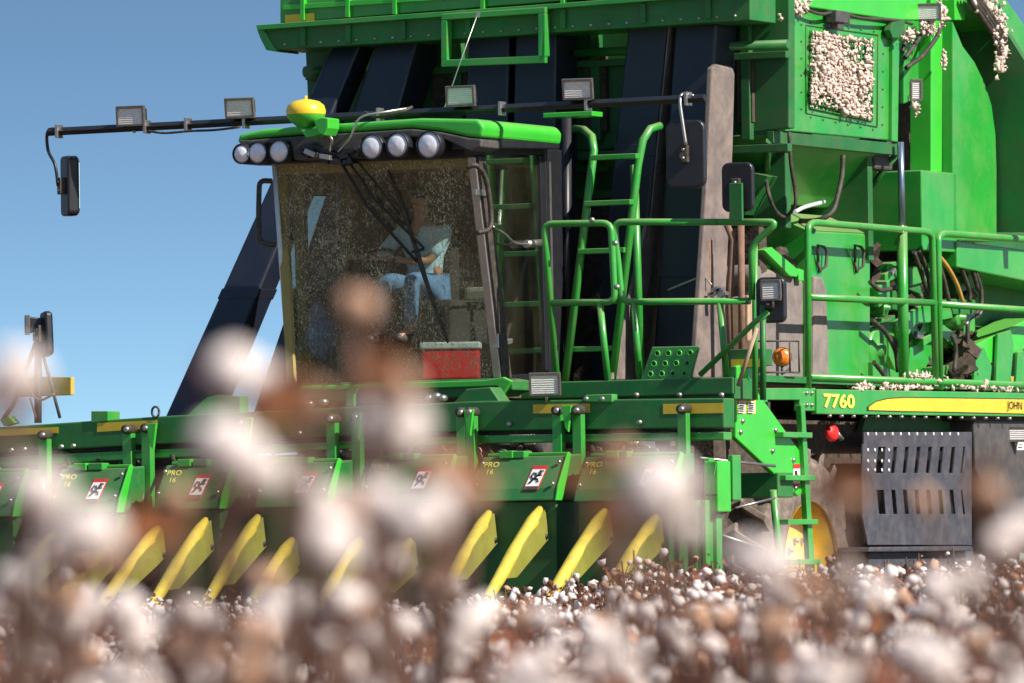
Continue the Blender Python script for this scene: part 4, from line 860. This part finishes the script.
for px in (583, 693, 652, 702): MB().fb(px, 500, px + 4, 600, -.5, -.42).build('stalk_lifter', 'green_paint', HF, .005)
b = MB()
for x0 in (586, 480, 380, 268, 172):
    for i in range(4): b.tube([F(x0 + i * 9, 520, -.35), F(x0 + i * 9, 600, -.35)], .02, 6)
b.build('spindle_bar', 'dark_gray', HF)
# row dividers
def divider(tx_, ty_, bx, by2, wd=.10):
    A = F(tx_, ty_, -.60); B_ = F(bx - 14, by2 + 16, -1.95)
    pts = [A, A.lerp(B_, .12), A.lerp(B_, .4), A.lerp(B_, .75), B_]
    o = MB().tube(pts, [.030, .056, .060, .045, .012], 14, 4).build('row_divider', 'divider_yellow', root)
    s = MB(); 
    P = [A + V((.05, .0, .0)), A.lerp(B_, .35) + V((.06, 0, .03)), A.lerp(B_, .6) + V((.06, 0, -.02)), A.lerp(B_, .5) + V((.06, .05, -.10)), A + V((.06, .03, -.24))]
    s.prism(P, (-.012, 0, 0)); s.build('divider_side', 'divider_side', o, .005)
    MB().lathe(A + V((.062, -.02, -.22)), (1, 0, 0), [(.001, .012), (.02, .012), (.022, 0)], 10).build('divider_bolt', 'black_ink', o)
for q in ((52, 535, -5, 618), (107, 548, 42, 618), (158, 528, 95, 616), (206, 520, 148, 618), (258, 517, 205, 612), (292, 540, 250, 614), (360, 540, 322, 606), (410, 541, 372, 606), (489, 513, 440, 606), (540, 509, 488, 606), (605, 511, 548, 606), (656, 517, 606, 600)): divider(*q)
# mirror and lamp stand on the left end of the header
b = MB(); AP = F(38, 337, .1)
b.tube([F(3, 420, .1), F(13, 405, .1), AP], .020, 8); b.tube([F(38, 423, .1), AP], .032, 8); b.tube([F(60, 418, .1), F(50, 380, .1), AP], .014, 8); b.tube([AP, F(38, 322, .1)], .03, 8)
ST = b.build('lamp_stand', 'dark_gray', HF)
mirror(F(43, 334, .05), .17, .37, .06, -.75, ST, tilt=-.10); worklamp(F(28, 325, .05), .13, .14, ST, yaw=-1.0, tilt=0)
MB().fp([(15, 376), (71, 377), (71, 395), (15, 397)], .18, .06).build('marker_board', 'old_yellow', ST, .005)
b = MB(); b.tube([F(24, 380, .05), F(30, 392, .05), F(40, 400, .05), F(54, 394, .05)], .010, 6, 4); b.tube([F(30, 398, .05), F(36, 418, .05)], .008, 6); b.build('cable', 'rust', ST)
b = MB(); b.fp([(0, 420), (8, 416), (14, 423), (4, 426)], .0, .1); b.build('stand_foot', 'bright_green', ST)

# ================================================================== cooler
cc = F(451, 360, 1.12); cc.z = zB + .004; ca, cb = V((math.cos(.42), math.sin(.42), 0)), V((-math.sin(.42), math.cos(.42), 0)); zt_c = F(451, 343, 1.1).z; hh = (zt_c - zB - .06) / 2
CO = MB().obox(cc + V((0, 0, hh)), ca * .235, cb * .13, (0, 0, hh)).build('cooler_box', 'red', None, .02, 3)
tag(CO, 'red cooler with a white lid on the cab floor behind the windshield', 'cooler')
LID = MB().obox(cc + V((0, 0, 2 * hh + .032)), ca * .25, cb * .145, (0, 0, .03)).build('lid', 'white_plastic', CO, .015, 3)

# ================================================================== person
def skin_obj(name, joints, edges, m, parent=None, sub=2):
    me = bpy.data.meshes.new(name); me.from_pydata([j[0] for j in joints], edges, []); o = bpy.data.objects.new(name, me); col.objects.link(o)
    o.modifiers.new('skin', 'SKIN'); me.skin_vertices[0].data[0].use_root = True
    for i, j in enumerate(joints):
        r_ = j[1] if isinstance(j[1], tuple) else (j[1], j[1]); me.skin_vertices[0].data[i].radius = r_; me.skin_vertices[0].data[i].use_root = (i == 0)
    sb_ = o.modifiers.new('sub', 'SUBSURF'); sb_.levels = sub; sb_.render_levels = sub
    dg = bpy.context.evaluated_depsgraph_get(); nm = bpy.data.meshes.new_from_object(o.evaluated_get(dg)); o.modifiers.clear(); o.data = nm
    nm.materials.clear(); nm.materials.append(MATS[m]); nm.polygons.foreach_set('use_smooth', [True] * len(nm.polygons))
    if parent: o.parent = parent
    return o
hp = F(424, 288, 1.28)
def P(x, y, z): return hp + V((x, y, z))
HL, HR = wc - ua * .17 + ub * .06, wc + ua * .17 + ub * .02
J = [(P(0, 0, 0), (.15, .11)), (P(0, .02, .22), (.135, .10)), (P(0, 0, .42), (.16, .11)), (P(0, -.02, .53), (.07, .07)), (P(0, -.03, .60), (.052, .055)), (P(0, -.04, .68), (.07, .085)), (P(0, -.04, .78), (.075, .09)), (P(0, -.035, .84), (.045, .06))]
E = [(0, 1), (1, 2), (2, 3), (3, 4), (4, 5), (5, 6), (6, 7)]
def chain(start, pts):
    k = start
    for p in pts: J.append(p); E.append((k, len(J) - 1)); k = len(J) - 1
    return k
for s_, Hd in ((-1, HL), (1, HR)):
    sh = P(.20 * s_, 0, .46); el = sh.lerp(Hd, .5) + V((.07 * s_, .06, -.13))
    wr = Hd + (el - Hd).normalized() * .09
    k = chain(2, [(sh, .058), (sh.lerp(el, .5), .048), (el, .040), (el.lerp(wr, .5), .036), (wr, .026), (Hd + (el - Hd).normalized() * .035 + V((0, 0, .02)), (.040, .018))])
    for fi in range(4):
        a = Hd + V(((fi - 1.5) * .020, -.02, .028)); chain(k, [(a, .009), (a + V((0, -.030, -.004)), .0085), (a + V((0, -.034, -.030 - .003 * (fi == 1))), .0075), (a + V((0, -.012, -.045)), .007)])
    chain(k, [(Hd + V((-.045 * s_, .01, .012)), .010), (Hd + V((-.050 * s_, -.02, -.008)), .009)])
    kn = P(.13 * s_, -.46, .06); an = P(.13 * s_, -.50, -.36)
    chain(0, [(P(.10 * s_, -.04, -.01), .095), (P(.12 * s_, -.25, .03), .08), (kn, .062), (kn.lerp(an, .5), .052), (an, .040), (an + V((0, -.14, -.05)), (.045, .03)), (an + V((0, -.22, -.06)), (.035, .022))])
PER = skin_obj('person', J, E, 'skin'); tag(PER, 'seated driver in a light blue shirt and jeans with hands on the steering wheel', 'person')
hc = P(0, -.05, .74)
def pbuild(mb, name, m, bev=0): o = mb.build(name, m, None, bev); o.parent = PER; return o
b = MB(); b.tube([hc + V((0, -.085, .02)), hc + V((0, -.115, -.025))], [.010, .017], 8)
for s_ in (-1, 1): b.ball(hc + V((.078 * s_, .0, 0)), .012, .025, .035, 10)
pbuild(b, 'nose_and_ears', 'skin')
for s_ in (-1, 1): pbuild(MB().ball(hc + V((.032 * s_, -.083, .02)), .014, .008, .008, 10), 'eye', 'eye_white')
for s_ in (-1, 1): pbuild(MB().ball(hc + V((.032 * s_, -.091, .02)), .006, .003, .006, 8), 'pupil', 'black_ink')
b = MB(); b.ball(hc + V((0, -.088, -.055)), .026, .008, .006, 10); pbuild(b, 'mouth', 'red_ink')
b = MB(); b.ball(hc + V((0, .015, .035)), .082, .095, .085, 16); pbuild(b, 'hair', 'hair')
b = MB(); b.ball(hc + V((0, .0, .07)), .088, .10, .062, 18); b.obox(hc + V((0, -.12, .055)), (.07, 0, 0), (0, .06, -.008), (0, 0, .006)); pbuild(b, 'cap', 'cap_cloth', .004)
JS = [(P(0, .02, -.03), (.165, .125)), (P(0, .03, .22), (.155, .12)), (P(0, 0, .42), (.18, .13)), (P(0, -.01, .50), (.085, .085))]; ES = [(0, 1), (1, 2), (2, 3)]
for s_, Hd in ((-1, HL), (1, HR)):
    sh = P(.20 * s_, 0, .46); el = sh.lerp(Hd, .5) + V((.07 * s_, .06, -.13)); n0 = len(JS); JS += [(sh, .075), (sh.lerp(el, .5), .068), (sh.lerp(el, .85), .062)]; ES += [(2, n0), (n0, n0 + 1), (n0 + 1, n0 + 2)]
SHT = skin_obj('shirt', JS, ES, 'shirt', PER)
JT = [(P(0, 0, -.02), (.168, .125))]; ET = []
for s_ in (-1, 1):
    kn = P(.13 * s_, -.46, .06); an = P(.13 * s_, -.50, -.36); n0 = len(JT)
    JT += [(P(.10 * s_, -.06, -.01), .108), (P(.12 * s_, -.25, .03), .094), (kn, .076), (kn.lerp(an, .5), .068), (an + V((0, 0, .04)), .060)]; ET += [(0, n0), (n0, n0 + 1), (n0 + 1, n0 + 2), (n0 + 2, n0 + 3), (n0 + 3, n0 + 4)]
skin_obj('trousers', JT, ET, 'jeans', PER)
for s_ in (-1, 1): pbuild(MB().ball(P(.13 * s_, -.60, -.43), .055, .15, .05, 12), 'shoe', 'black_rubber')
cc = F(323, 338, 1.3); b = MB(); b.ball(cc, .14, .14, .20, 12); b.ball(cc + V((-.03, 0, .18)), .09, .1, .12, 12)
o = b.build('jacket', 'jeans'); tag(o, 'pale blue bundle of cloth low behind the left of the windshield', 'cloth')
tx_ = bpy.data.textures.new('fold', 'CLOUDS'); tx_.noise_scale = .12; dm = o.modifiers.new('fold', 'DISPLACE'); dm.texture = tx_; dm.strength = .08

# ================================================================== lint (loose cotton clinging to the machine)
def ico(sub):
    bm = bmesh.new(); bmesh.ops.create_icosphere(bm, subdivisions=sub, radius=1); v = np.array([x.co[:] for x in bm.verts]); f = np.array([[q.index for q in x.verts] for x in bm.faces]); bm.free(); return v, f
def scatter_mesh(name, parts, mats, smooth=True):
    """parts: list of (verts[n,k,3], faces[m,3 or 4], mat index)"""
    VV = []; LI = []; LT = []; MI = []; off = 0
    for v, f, mi in parts:
        n, k, _ = v.shape
        if n == 0: continue
        VV.append(v.reshape(-1, 3)); idx = (f[None] + (np.arange(n) * k)[:, None, None] + off).reshape(-1, f.shape[1]); LI.append(idx.reshape(-1)); LT.append(np.full(len(idx), f.shape[1])); MI.append(np.full(len(idx), mi)); off += n * k
    VV = np.concatenate(VV); LI = np.concatenate(LI); LT = np.concatenate(LT); MI = np.concatenate(MI)
    me = bpy.data.meshes.new(name); me.vertices.add(len(VV)); me.vertices.foreach_set('co', VV.ravel().astype(np.float32))
    me.loops.add(len(LI)); me.loops.foreach_set('vertex_index', LI.astype(np.int32))
    me.polygons.add(len(LT)); me.polygons.foreach_set('loop_start', (np.cumsum(LT) - LT).astype(np.int32)); me.polygons.foreach_set('material_index', MI.astype(np.int32))
    me.polygons.foreach_set('use_smooth', [smooth] * len(LT))
    for m_ in mats: me.materials.append(MATS[m_])
    me.update(calc_edges=True); me.validate()
    o = bpy.data.objects.new(name, me); col.objects.link(o); return o
rg = np.random.default_rng(5)
iv1, if1 = ico(1); iv2, if2 = ico(2)
def fluff(pts, rad, iv):
    n = len(pts); k = len(iv); v = iv[None] * (1 + rg.normal(0, .42, (n, k, 1))) * (rad * rg.uniform(.5, 1.4, (n, 1, 1))) * np.clip(np.exp(rg.normal(0, .45, (n, 1, 3))), .4, 1.9); return v + np.array(pts)[:, None, :]
pts = []
for i in range(16):
    for j in range(20):
        for r_ in range(12):
            u, v = (i + .5 + rg.normal(0, .2)) / 16, (j + .5 + rg.normal(0, .2)) / 20
            dens = .42 + .42 * math.sin(u * 5 + v * 3) * math.cos(v * 7 - u * 2)
            if rg.random() < dens and not (v > .93 and u < .7 and rg.random() < .6): pts.append(S(*quadpt(VG, u, v), XS + rg.uniform(.02, .05))[:])
pts = [p for p in pts if rg.random() < .8]
l1 = fluff(pts, .0105, iv2); wad = [S(*quadpt(VG, *(np.clip(c0_ + rg.normal(0, .10, 2), .03, .97))), XS + rg.uniform(.03, .07))[:] for c0_ in ((.2, .55), (.35, .7), (.75, .85), (.5, .3), (.85, .45)) for _ in range(45)]
l3 = fluff(wad, .014, iv2)
pts = []
def lclump(px, py, n, sx_, sy_, x=XS + .08):
    n = int(n * .8)
    for i in range(int(n * 1.7)): pts.append(S(px + rg.normal(0, sx_), py + rg.normal(0, sy_), x + rg.uniform(-.05, .05))[:])
for q in ((797, 6, 90, 5, 4), (928, 28, 60, 4, 3), (942, 12, 50, 2, 8), (944, 62, 20, 1, 5), (985, 8, 90, 5, 4), (998, 26, 110, 4, 7), (1003, 50, 40, 2, 6), (1000, 62, 60, 3, 5), (910, 36, 30, 3, 3), (916, 108, 14, 1, 4),
          (865, 387, 60, 6, 1.6), (905, 387, 110, 16, 1.4), (975, 387, 70, 14, 1.4), (1010, 388, 50, 8, 1.5), (925, 378, 60, 8, 3), (786, 20, 20, 3, 3), (904, 232, 10, 1, 2)): lclump(*q)
l2 = fluff(pts, .0125, iv2)
o = scatter_mesh('cotton_lint', [(l1, if2, 0), (l2, if2, 0), (l3, if2, 0)], ['lint']); tag(o, 'loose white cotton lint clinging to the picker vent screen, hoses and walkway', 'cotton lint', kind='stuff')

# ================================================================== cotton crop
def boll_shape(iv):
    v = iv.copy(); a = np.arctan2(v[:, 1], v[:, 0]); l = 1 + .30 * np.cos(4 * a) * np.clip(1 - v[:, 2] ** 2, 0, 1); v = v * l[:, None]; v *= (1 + .10 * np.sin(7 * v[:, 0] + 3) * np.sin(6 * v[:, 1]) + .08 * np.sin(9 * v[:, 2]))[:, None]; v[:, 2] *= .9; return v
bs1, bs2 = boll_shape(iv1), boll_shape(iv2)
def rotz(n):
    a = rg.uniform(0, 6.283, n); t = rg.normal(0, .5, n); c, s = np.cos(a), np.sin(a); ct, st = np.cos(t), np.sin(t)
    M = np.zeros((n, 3, 3)); M[:, 0, 0] = c; M[:, 0, 1] = -s * ct; M[:, 0, 2] = s * st; M[:, 1, 0] = s; M[:, 1, 1] = c * ct; M[:, 1, 2] = -c * st; M[:, 2, 1] = st; M[:, 2, 2] = ct; return M
star = []
for k in range(5):
    a = k * 1.2566; star += [[.25 * math.cos(a - .5), .25 * math.sin(a - .5), -.95], [1.25 * math.cos(a), 1.25 * math.sin(a), -.35], [.25 * math.cos(a + .5), .25 * math.sin(a + .5), -.95]]
star = np.array(star); starf = np.array([[3 * k, 3 * k + 1, 3 * k + 2] for k in range(5)])
leafv = np.array([[0, -.5, 0], [.42, -.1, .12], [.25, .45, .05], [0, .65, -.18], [-.25, .45, .08], [-.42, -.1, .1], [0, 0, -.08]], float); leaff = np.array([[0, 1, 6], [1, 2, 6], [2, 3, 6], [3, 4, 6], [4, 5, 6], [5, 0, 6]])
cylv = np.array([[math.cos(a), math.sin(a), z] for z in (0, 1) for a in (0, 2.09, 4.19)]); cylf = np.array([[0, 1, 4, 3], [1, 2, 5, 4], [2, 0, 3, 5]])
def crop_zone(d0, d1, dens, leafd, zlo, zhi, rad):
    area = (d1 - d0) * ((d0 + d1) / 2 * .15 + 3); n = int(area * dens)
    d = rg.uniform(d0, d1, n); l = rg.uniform(-1, 1, n) * (d * .075 + 1.5)
    X = CAM.x + F0.x * d + R0.x * l; Y = CAM.y + F0.y * d + R0.y * l
    X = X + .18 * (np.round(X / .97) * .97 - X)      # rows run with the picker
    keep = ~((X > -7.6) & (X < -.55) & (Y > -.75))
    X, Y, d, l = X[keep], Y[keep], d[keep], l[keep]; n = len(X)
    hi = np.where(l < d * .012, zhi - .10 - .11 * np.clip((d * .012 - l) / 1.2, 0, 1), zhi) + rg.normal(0, .03, n) + .05 * np.sin(X * 2.1 + Y * 1.3)
    Zz = zlo + (hi - zlo) * rg.beta(2.0, 1.7, n)
    return X, Y, Zz, n
bolls = []; parts = []
def do_zone(d0, d1, dens, leafd, zlo, zhi, rad=.029):
    X, Y, Zz, n = crop_zone(d0, d1, dens, leafd, zlo, zhi, rad)
    pos = np.stack([X, Y, Zz], 1)[:, None, :]; r_ = (rad * rg.uniform(.5, 1.3, n))[:, None, None]
    M = rotz(n); v = np.einsum('nij,kj->nki', M, bs1) * r_ * (1 + rg.normal(0, .15, (n, len(bs1), 1))) + pos
    dull = rg.random(n) < .22
    parts.append((v[~dull], if1, 0)); parts.append((v[dull], if1, 1))
    parts.append((np.einsum('nij,kj->nki', M, star) * r_ * 1.15 + pos, starf, 2))
    # twig under each boll
    c = cylv[None].repeat(n, 0) * np.array([.0035, .0035, 1]); c[:, :, 2] *= -rg.uniform(.1, .35, (n, 1)); c[:, :, 0] += c[:, :, 2] * rg.normal(0, .4, (n, 1)); c[:, :, 1] += c[:, :, 2] * rg.normal(0, .4, (n, 1))
    parts.append((c + pos, cylf, 3))
    X, Y, Zz, n = crop_zone(d0, d1, leafd, leafd, zlo - .1, zhi - .03, rad)
    pos = np.stack([X, Y, Zz], 1)[:, None, :]; r_ = rg.uniform(.025, .065, (n, 1, 1)); M = rotz(n); M2 = rotz(n)
    v = np.einsum('nij,njk,lk->nli', M2, M, leafv) * r_ + pos; orr = rg.random(n) < .14
    parts.append((v[~orr], leaff, 2)); parts.append((v[orr], leaff, 4))
    X, Y, Zz, n = crop_zone(d0, d1, dens * .5, leafd, zlo, zhi + .04, rad)
    c = cylv[None].repeat(n, 0) * np.array([.006, .006, 1]); c[:, :, 2] *= Zz[:, None]; tl = rg.normal(0, .12, (n, 1, 2)); c[:, :, :2] += c[:, :, 2:3] * tl
    c[:, :, 0] += X[:, None]; c[:, :, 1] += Y[:, None]; parts.append((c, cylf, 3))
do_zone(48, 64, 40, 190, .22, .95)
do_zone(64, 78, 45, 60, .30, .90)
do_zone(36, 48, 34, 170, .25, .84)
do_zone(22, 36, 24, 80, .2, .75, .028)
do_zone(11, 22, 15, 60, .2, .64, .026)
crop = scatter_mesh('cotton_crop', parts, ['cotton_white', 'cotton_dull', 'dry_leaf', 'stalk', 'orange_leaf'])
tag(crop, 'open cotton field of white bolls on dry brown stalks in front of the picker', 'cotton field', kind='stuff')

# ================================================================== near, out-of-focus cotton plants
def mesh_from(name, iv, fc, m_):
    me = bpy.data.meshes.new(name); me.from_pydata([tuple(x) for x in iv], [], [tuple(int(q) for q in x) for x in fc]); me.polygons.foreach_set('use_smooth', [True] * len(me.polygons)); me.materials.append(MATS[m_]); return me
lob = []
iv3, if3 = ico(2)
def big_boll(seed, m_):
    r2 = np.random.default_rng(seed); V_ = []; F_ = []
    for k in range(4):
        a = k * 1.571 + r2.uniform(-.2, .2); c = np.array([.42 * math.cos(a), .42 * math.sin(a), r2.uniform(-.05, .12)])
        v = iv3 * np.array([.62, .62, .72]) * (1 + r2.normal(0, .05, (len(iv3), 1))) + c; F_.append(if3 + len(V_) * len(iv3)); V_.append(v)
    return mesh_from('boll', np.concatenate(V_), np.concatenate(F_), m_)
BW = [big_boll(i, 'cotton_white') for i in range(3)]; BD = [big_boll(9, 'cotton_dull')]
calyx = mesh_from('calyx', star * 1.2, starf, 'dry_leaf'); LM = [mesh_from('leaf', leafv, leaff, 'dry_leaf'), mesh_from('leaf', leafv, leaff, 'orange_leaf')]
pr = random.Random(11)
def plant(bl, label, group=None, extra=3, leaves=7, hero=True):
    """bl: (px, py, depth, radius, kind)"""
    d = sum(q[2] for q in bl) / len(bl); px = sum(q[0] for q in bl) / len(bl) + pr.uniform(-15, 15)
    tops = [D(q[0], q[1], q[2]) for q in bl]
    base = D(px, 600, d); base.z = 0
    e = bpy.data.objects.new('cotton_plant', None); col.objects.link(e); e.location = base; tag(e, label, 'cotton plant', group)
    hi = max(tops, key=lambda p: p.z); st = MB(); mid = [base, base.lerp(hi, .35) + V((pr.uniform(-.03, .03), pr.uniform(-.03, .03), 0)), base.lerp(hi, .7) + V((pr.uniform(-.03, .03), pr.uniform(-.03, .03), 0)), hi - V((0, 0, .02))]
    st.tube(mid, [.010, .008, .006, .004], 6, 3)
    allb = [(p, q[3], q[4]) for p, q in zip(tops, bl)]
    for i in range(extra): 
        z_ = pr.uniform(.40, min(.74, max(.5, hi.z - .05))); c = base.lerp(hi, z_ / hi.z); allb.append((c + V((pr.uniform(-.16, .16), pr.uniform(-.16, .16), 0)), pr.uniform(.018, .025), 'w' if pr.random() < .8 else 'd'))
    for p, r_, kd in allb:
        z_ = max(.05, p.z - .14); t = min(.95, z_ / hi.z); a = base.lerp(hi, t); st.tube([a, a.lerp(p, .6) + V((0, 0, -.02)), p - V((0, 0, r_ * .6))], [.0055, .004, .003], 5)
        if kd != 'l':
            o = bpy.data.objects.new('boll', pr.choice(BW) if kd == 'w' else BD[0]); col.objects.link(o); o.parent = e; o.location = p - base; o.scale = (r_,) * 3; o.rotation_euler = (pr.uniform(-.6, .6), pr.uniform(-.6, .6), pr.uniform(0, 6))
            c = bpy.data.objects.new('calyx', calyx); col.objects.link(c); c.parent = o
            c.scale = (1.35, 1.35, 1.1)
    so = st.build('stem', 'stalk', e)
    lv = [p for p, r_, kd in allb if kd == 'l']
    for i in range(leaves):
        z_ = pr.uniform(.3, .72); c = base.lerp(hi, min(.95, z_ / hi.z)) + V((pr.uniform(-.13, .13), pr.uniform(-.13, .13), 0)); lv.append(c)
    for i, c in enumerate(lv):
        o = bpy.data.objects.new('leaf', LM[1 if i < len(lv) - leaves or pr.random() < .15 else 0]); col.objects.link(o); o.parent = e; o.location = c - base; o.scale = (pr.uniform(.04, .065),) * 3; o.rotation_euler = (pr.uniform(-1.5, 1.5), pr.uniform(-1.5, 1.5), pr.uniform(0, 6))
    return e
W, Dd, LL = 'w', 'd', 'l'
heroes = [
 ([(18, 372, 6.6, .024, W), (5, 395, 6.7, .022, W)], 'blurred cotton plant with a white boll before the lamp stand at the left edge'),
 ([(236, 370, 7.2, .027, W), (262, 376, 7.3, .016, W)], 'tall blurred cotton plant with white boll over the black duct beside the cab'),
 ([(360, 308, 8.0, .020, Dd), (352, 300, 8.0, .012, Dd)], 'tallest blurred cotton plant, its tan boll over the middle of the windshield'),
 ([(388, 376, 7.0, .020, LL), (400, 385, 7.0, .018, Dd), (380, 368, 7.1, .014, LL)], 'blurred cotton plant with an orange dried boll under the windshield'),
 ([(300, 392, 6.5, .022, LL), (312, 402, 6.5, .018, Dd), (290, 405, 6.6, .018, LL)], 'blurred cotton plant with brown leaves below the left corner of the cab'),
 ([(398, 430, 7.2, .030, W), (375, 420, 7.3, .018, W), (440, 470, 7.2, .020, Dd)], 'blurred cotton plant with a big white boll just below the cab sill'),
 ([(232, 452, 7.0, .034, W), (215, 440, 7.0, .022, W), (262, 475, 7.1, .024, W)], 'blurred cotton plant with the widest white boll, before the second picking head'),
 ([(176, 498, 7.8, .018, Dd), (165, 520, 7.8, .014, LL)], 'blurred cotton plant with a small tan boll beside the yellow row divider at left'),
 ([(38, 492, 6.6, .026, W), (85, 535, 6.6, .030, W), (55, 545, 6.8, .024, W), (118, 560, 7.0, .020, Dd)], 'blurred cotton plant with a cluster of white bolls before the leftmost picking head'),
 ([(318, 505, 7.0, .024, W), (300, 480, 7.2, .018, W), (345, 510, 7.4, .022, Dd), (330, 545, 6.9, .026, W)], 'blurred cotton plant with stacked white bolls before the third picking head'),
 ([(420, 520, 6.8, .028, W), (380, 500, 7.0, .020, W), (445, 500, 7.2, .018, W), (470, 490, 7.3, .020, Dd), (455, 475, 7.2, .016, LL)], 'blurred cotton plant with white and brown bolls before the fourth picking head'),
 ([(662, 488, 7.0, .032, W), (640, 500, 7.1, .018, W), (690, 530, 7.0, .018, W)], 'blurred cotton plant with a big white boll before the sixth picking head'),
 ([(620, 455, 8.0, .016, Dd), (590, 470, 8.0, .014, LL), (610, 520, 7.5, .014, LL)], 'blurred cotton plant with a faint brown boll over the fifth picking head'),
 ([(772, 565, 7.2, .026, W), (745, 555, 7.4, .018, W), (800, 590, 7.4, .018, Dd)], 'blurred cotton plant with a white boll before the front wheel'),
 ([(848, 497, 8.3, .017, Dd), (838, 488, 8.3, .014, LL)], 'blurred cotton plant with a brown boll before the front tyre'),
 ([(925, 500, 8.8, .014, Dd), (985, 470, 8.8, .018, LL), (988, 495, 8.4, .018, Dd)], 'blurred cotton plant with dry brown leaves before the slotted side shield'),
 ([(1000, 545, 8.5, .024, W), (1020, 525, 9.0, .020, W), (968, 580, 9.0, .022, W)], 'blurred cotton plant with white bolls at the right edge'),
 ([(845, 575, 9.6, .018, W), (872, 595, 9.4, .022, W), (828, 600, 9.0, .020, Dd)], 'blurred cotton plant with pale bolls below the side shield'),
]
for bl, lab in heroes: plant(bl, lab)
for px, py in ((15, 565), (70, 590), (130, 596), (195, 600), (255, 590), (285, 560), (350, 575), (385, 545), (440, 560), (480, 590)):
    d = pr.uniform(9.5, 13); plant([(px + pr.uniform(-22, 22), py + pr.uniform(10, 50), d + pr.uniform(-.1, .1), pr.uniform(.022, .030), W if k else Dd) for k in range(4)], 'low blurred cotton plant with pale bolls among many alike along the bottom edge', 'low blurred cotton plants in the near foreground', extra=4, leaves=4)
for i in range(54):
    px = -60 + i * 21.8 + pr.uniform(-15, 15); d = pr.choice((pr.uniform(10, 14), pr.uniform(14, 28), pr.uniform(14, 28))); bl = []
    lo = 550 if px < 130 else 590 if px > 680 or 300 < px < 480 else 606
    for k in range(pr.randint(2, 4)): bl.append((px + pr.uniform(-38, 38), pr.uniform(lo, 690), d + pr.uniform(-.1, .1), pr.uniform(.020, .029), W if pr.random() < .80 else Dd))
    plant(bl, 'low blurred cotton plant with pale bolls among many alike along the bottom edge', 'low blurred cotton plants in the near foreground', extra=5, leaves=5)
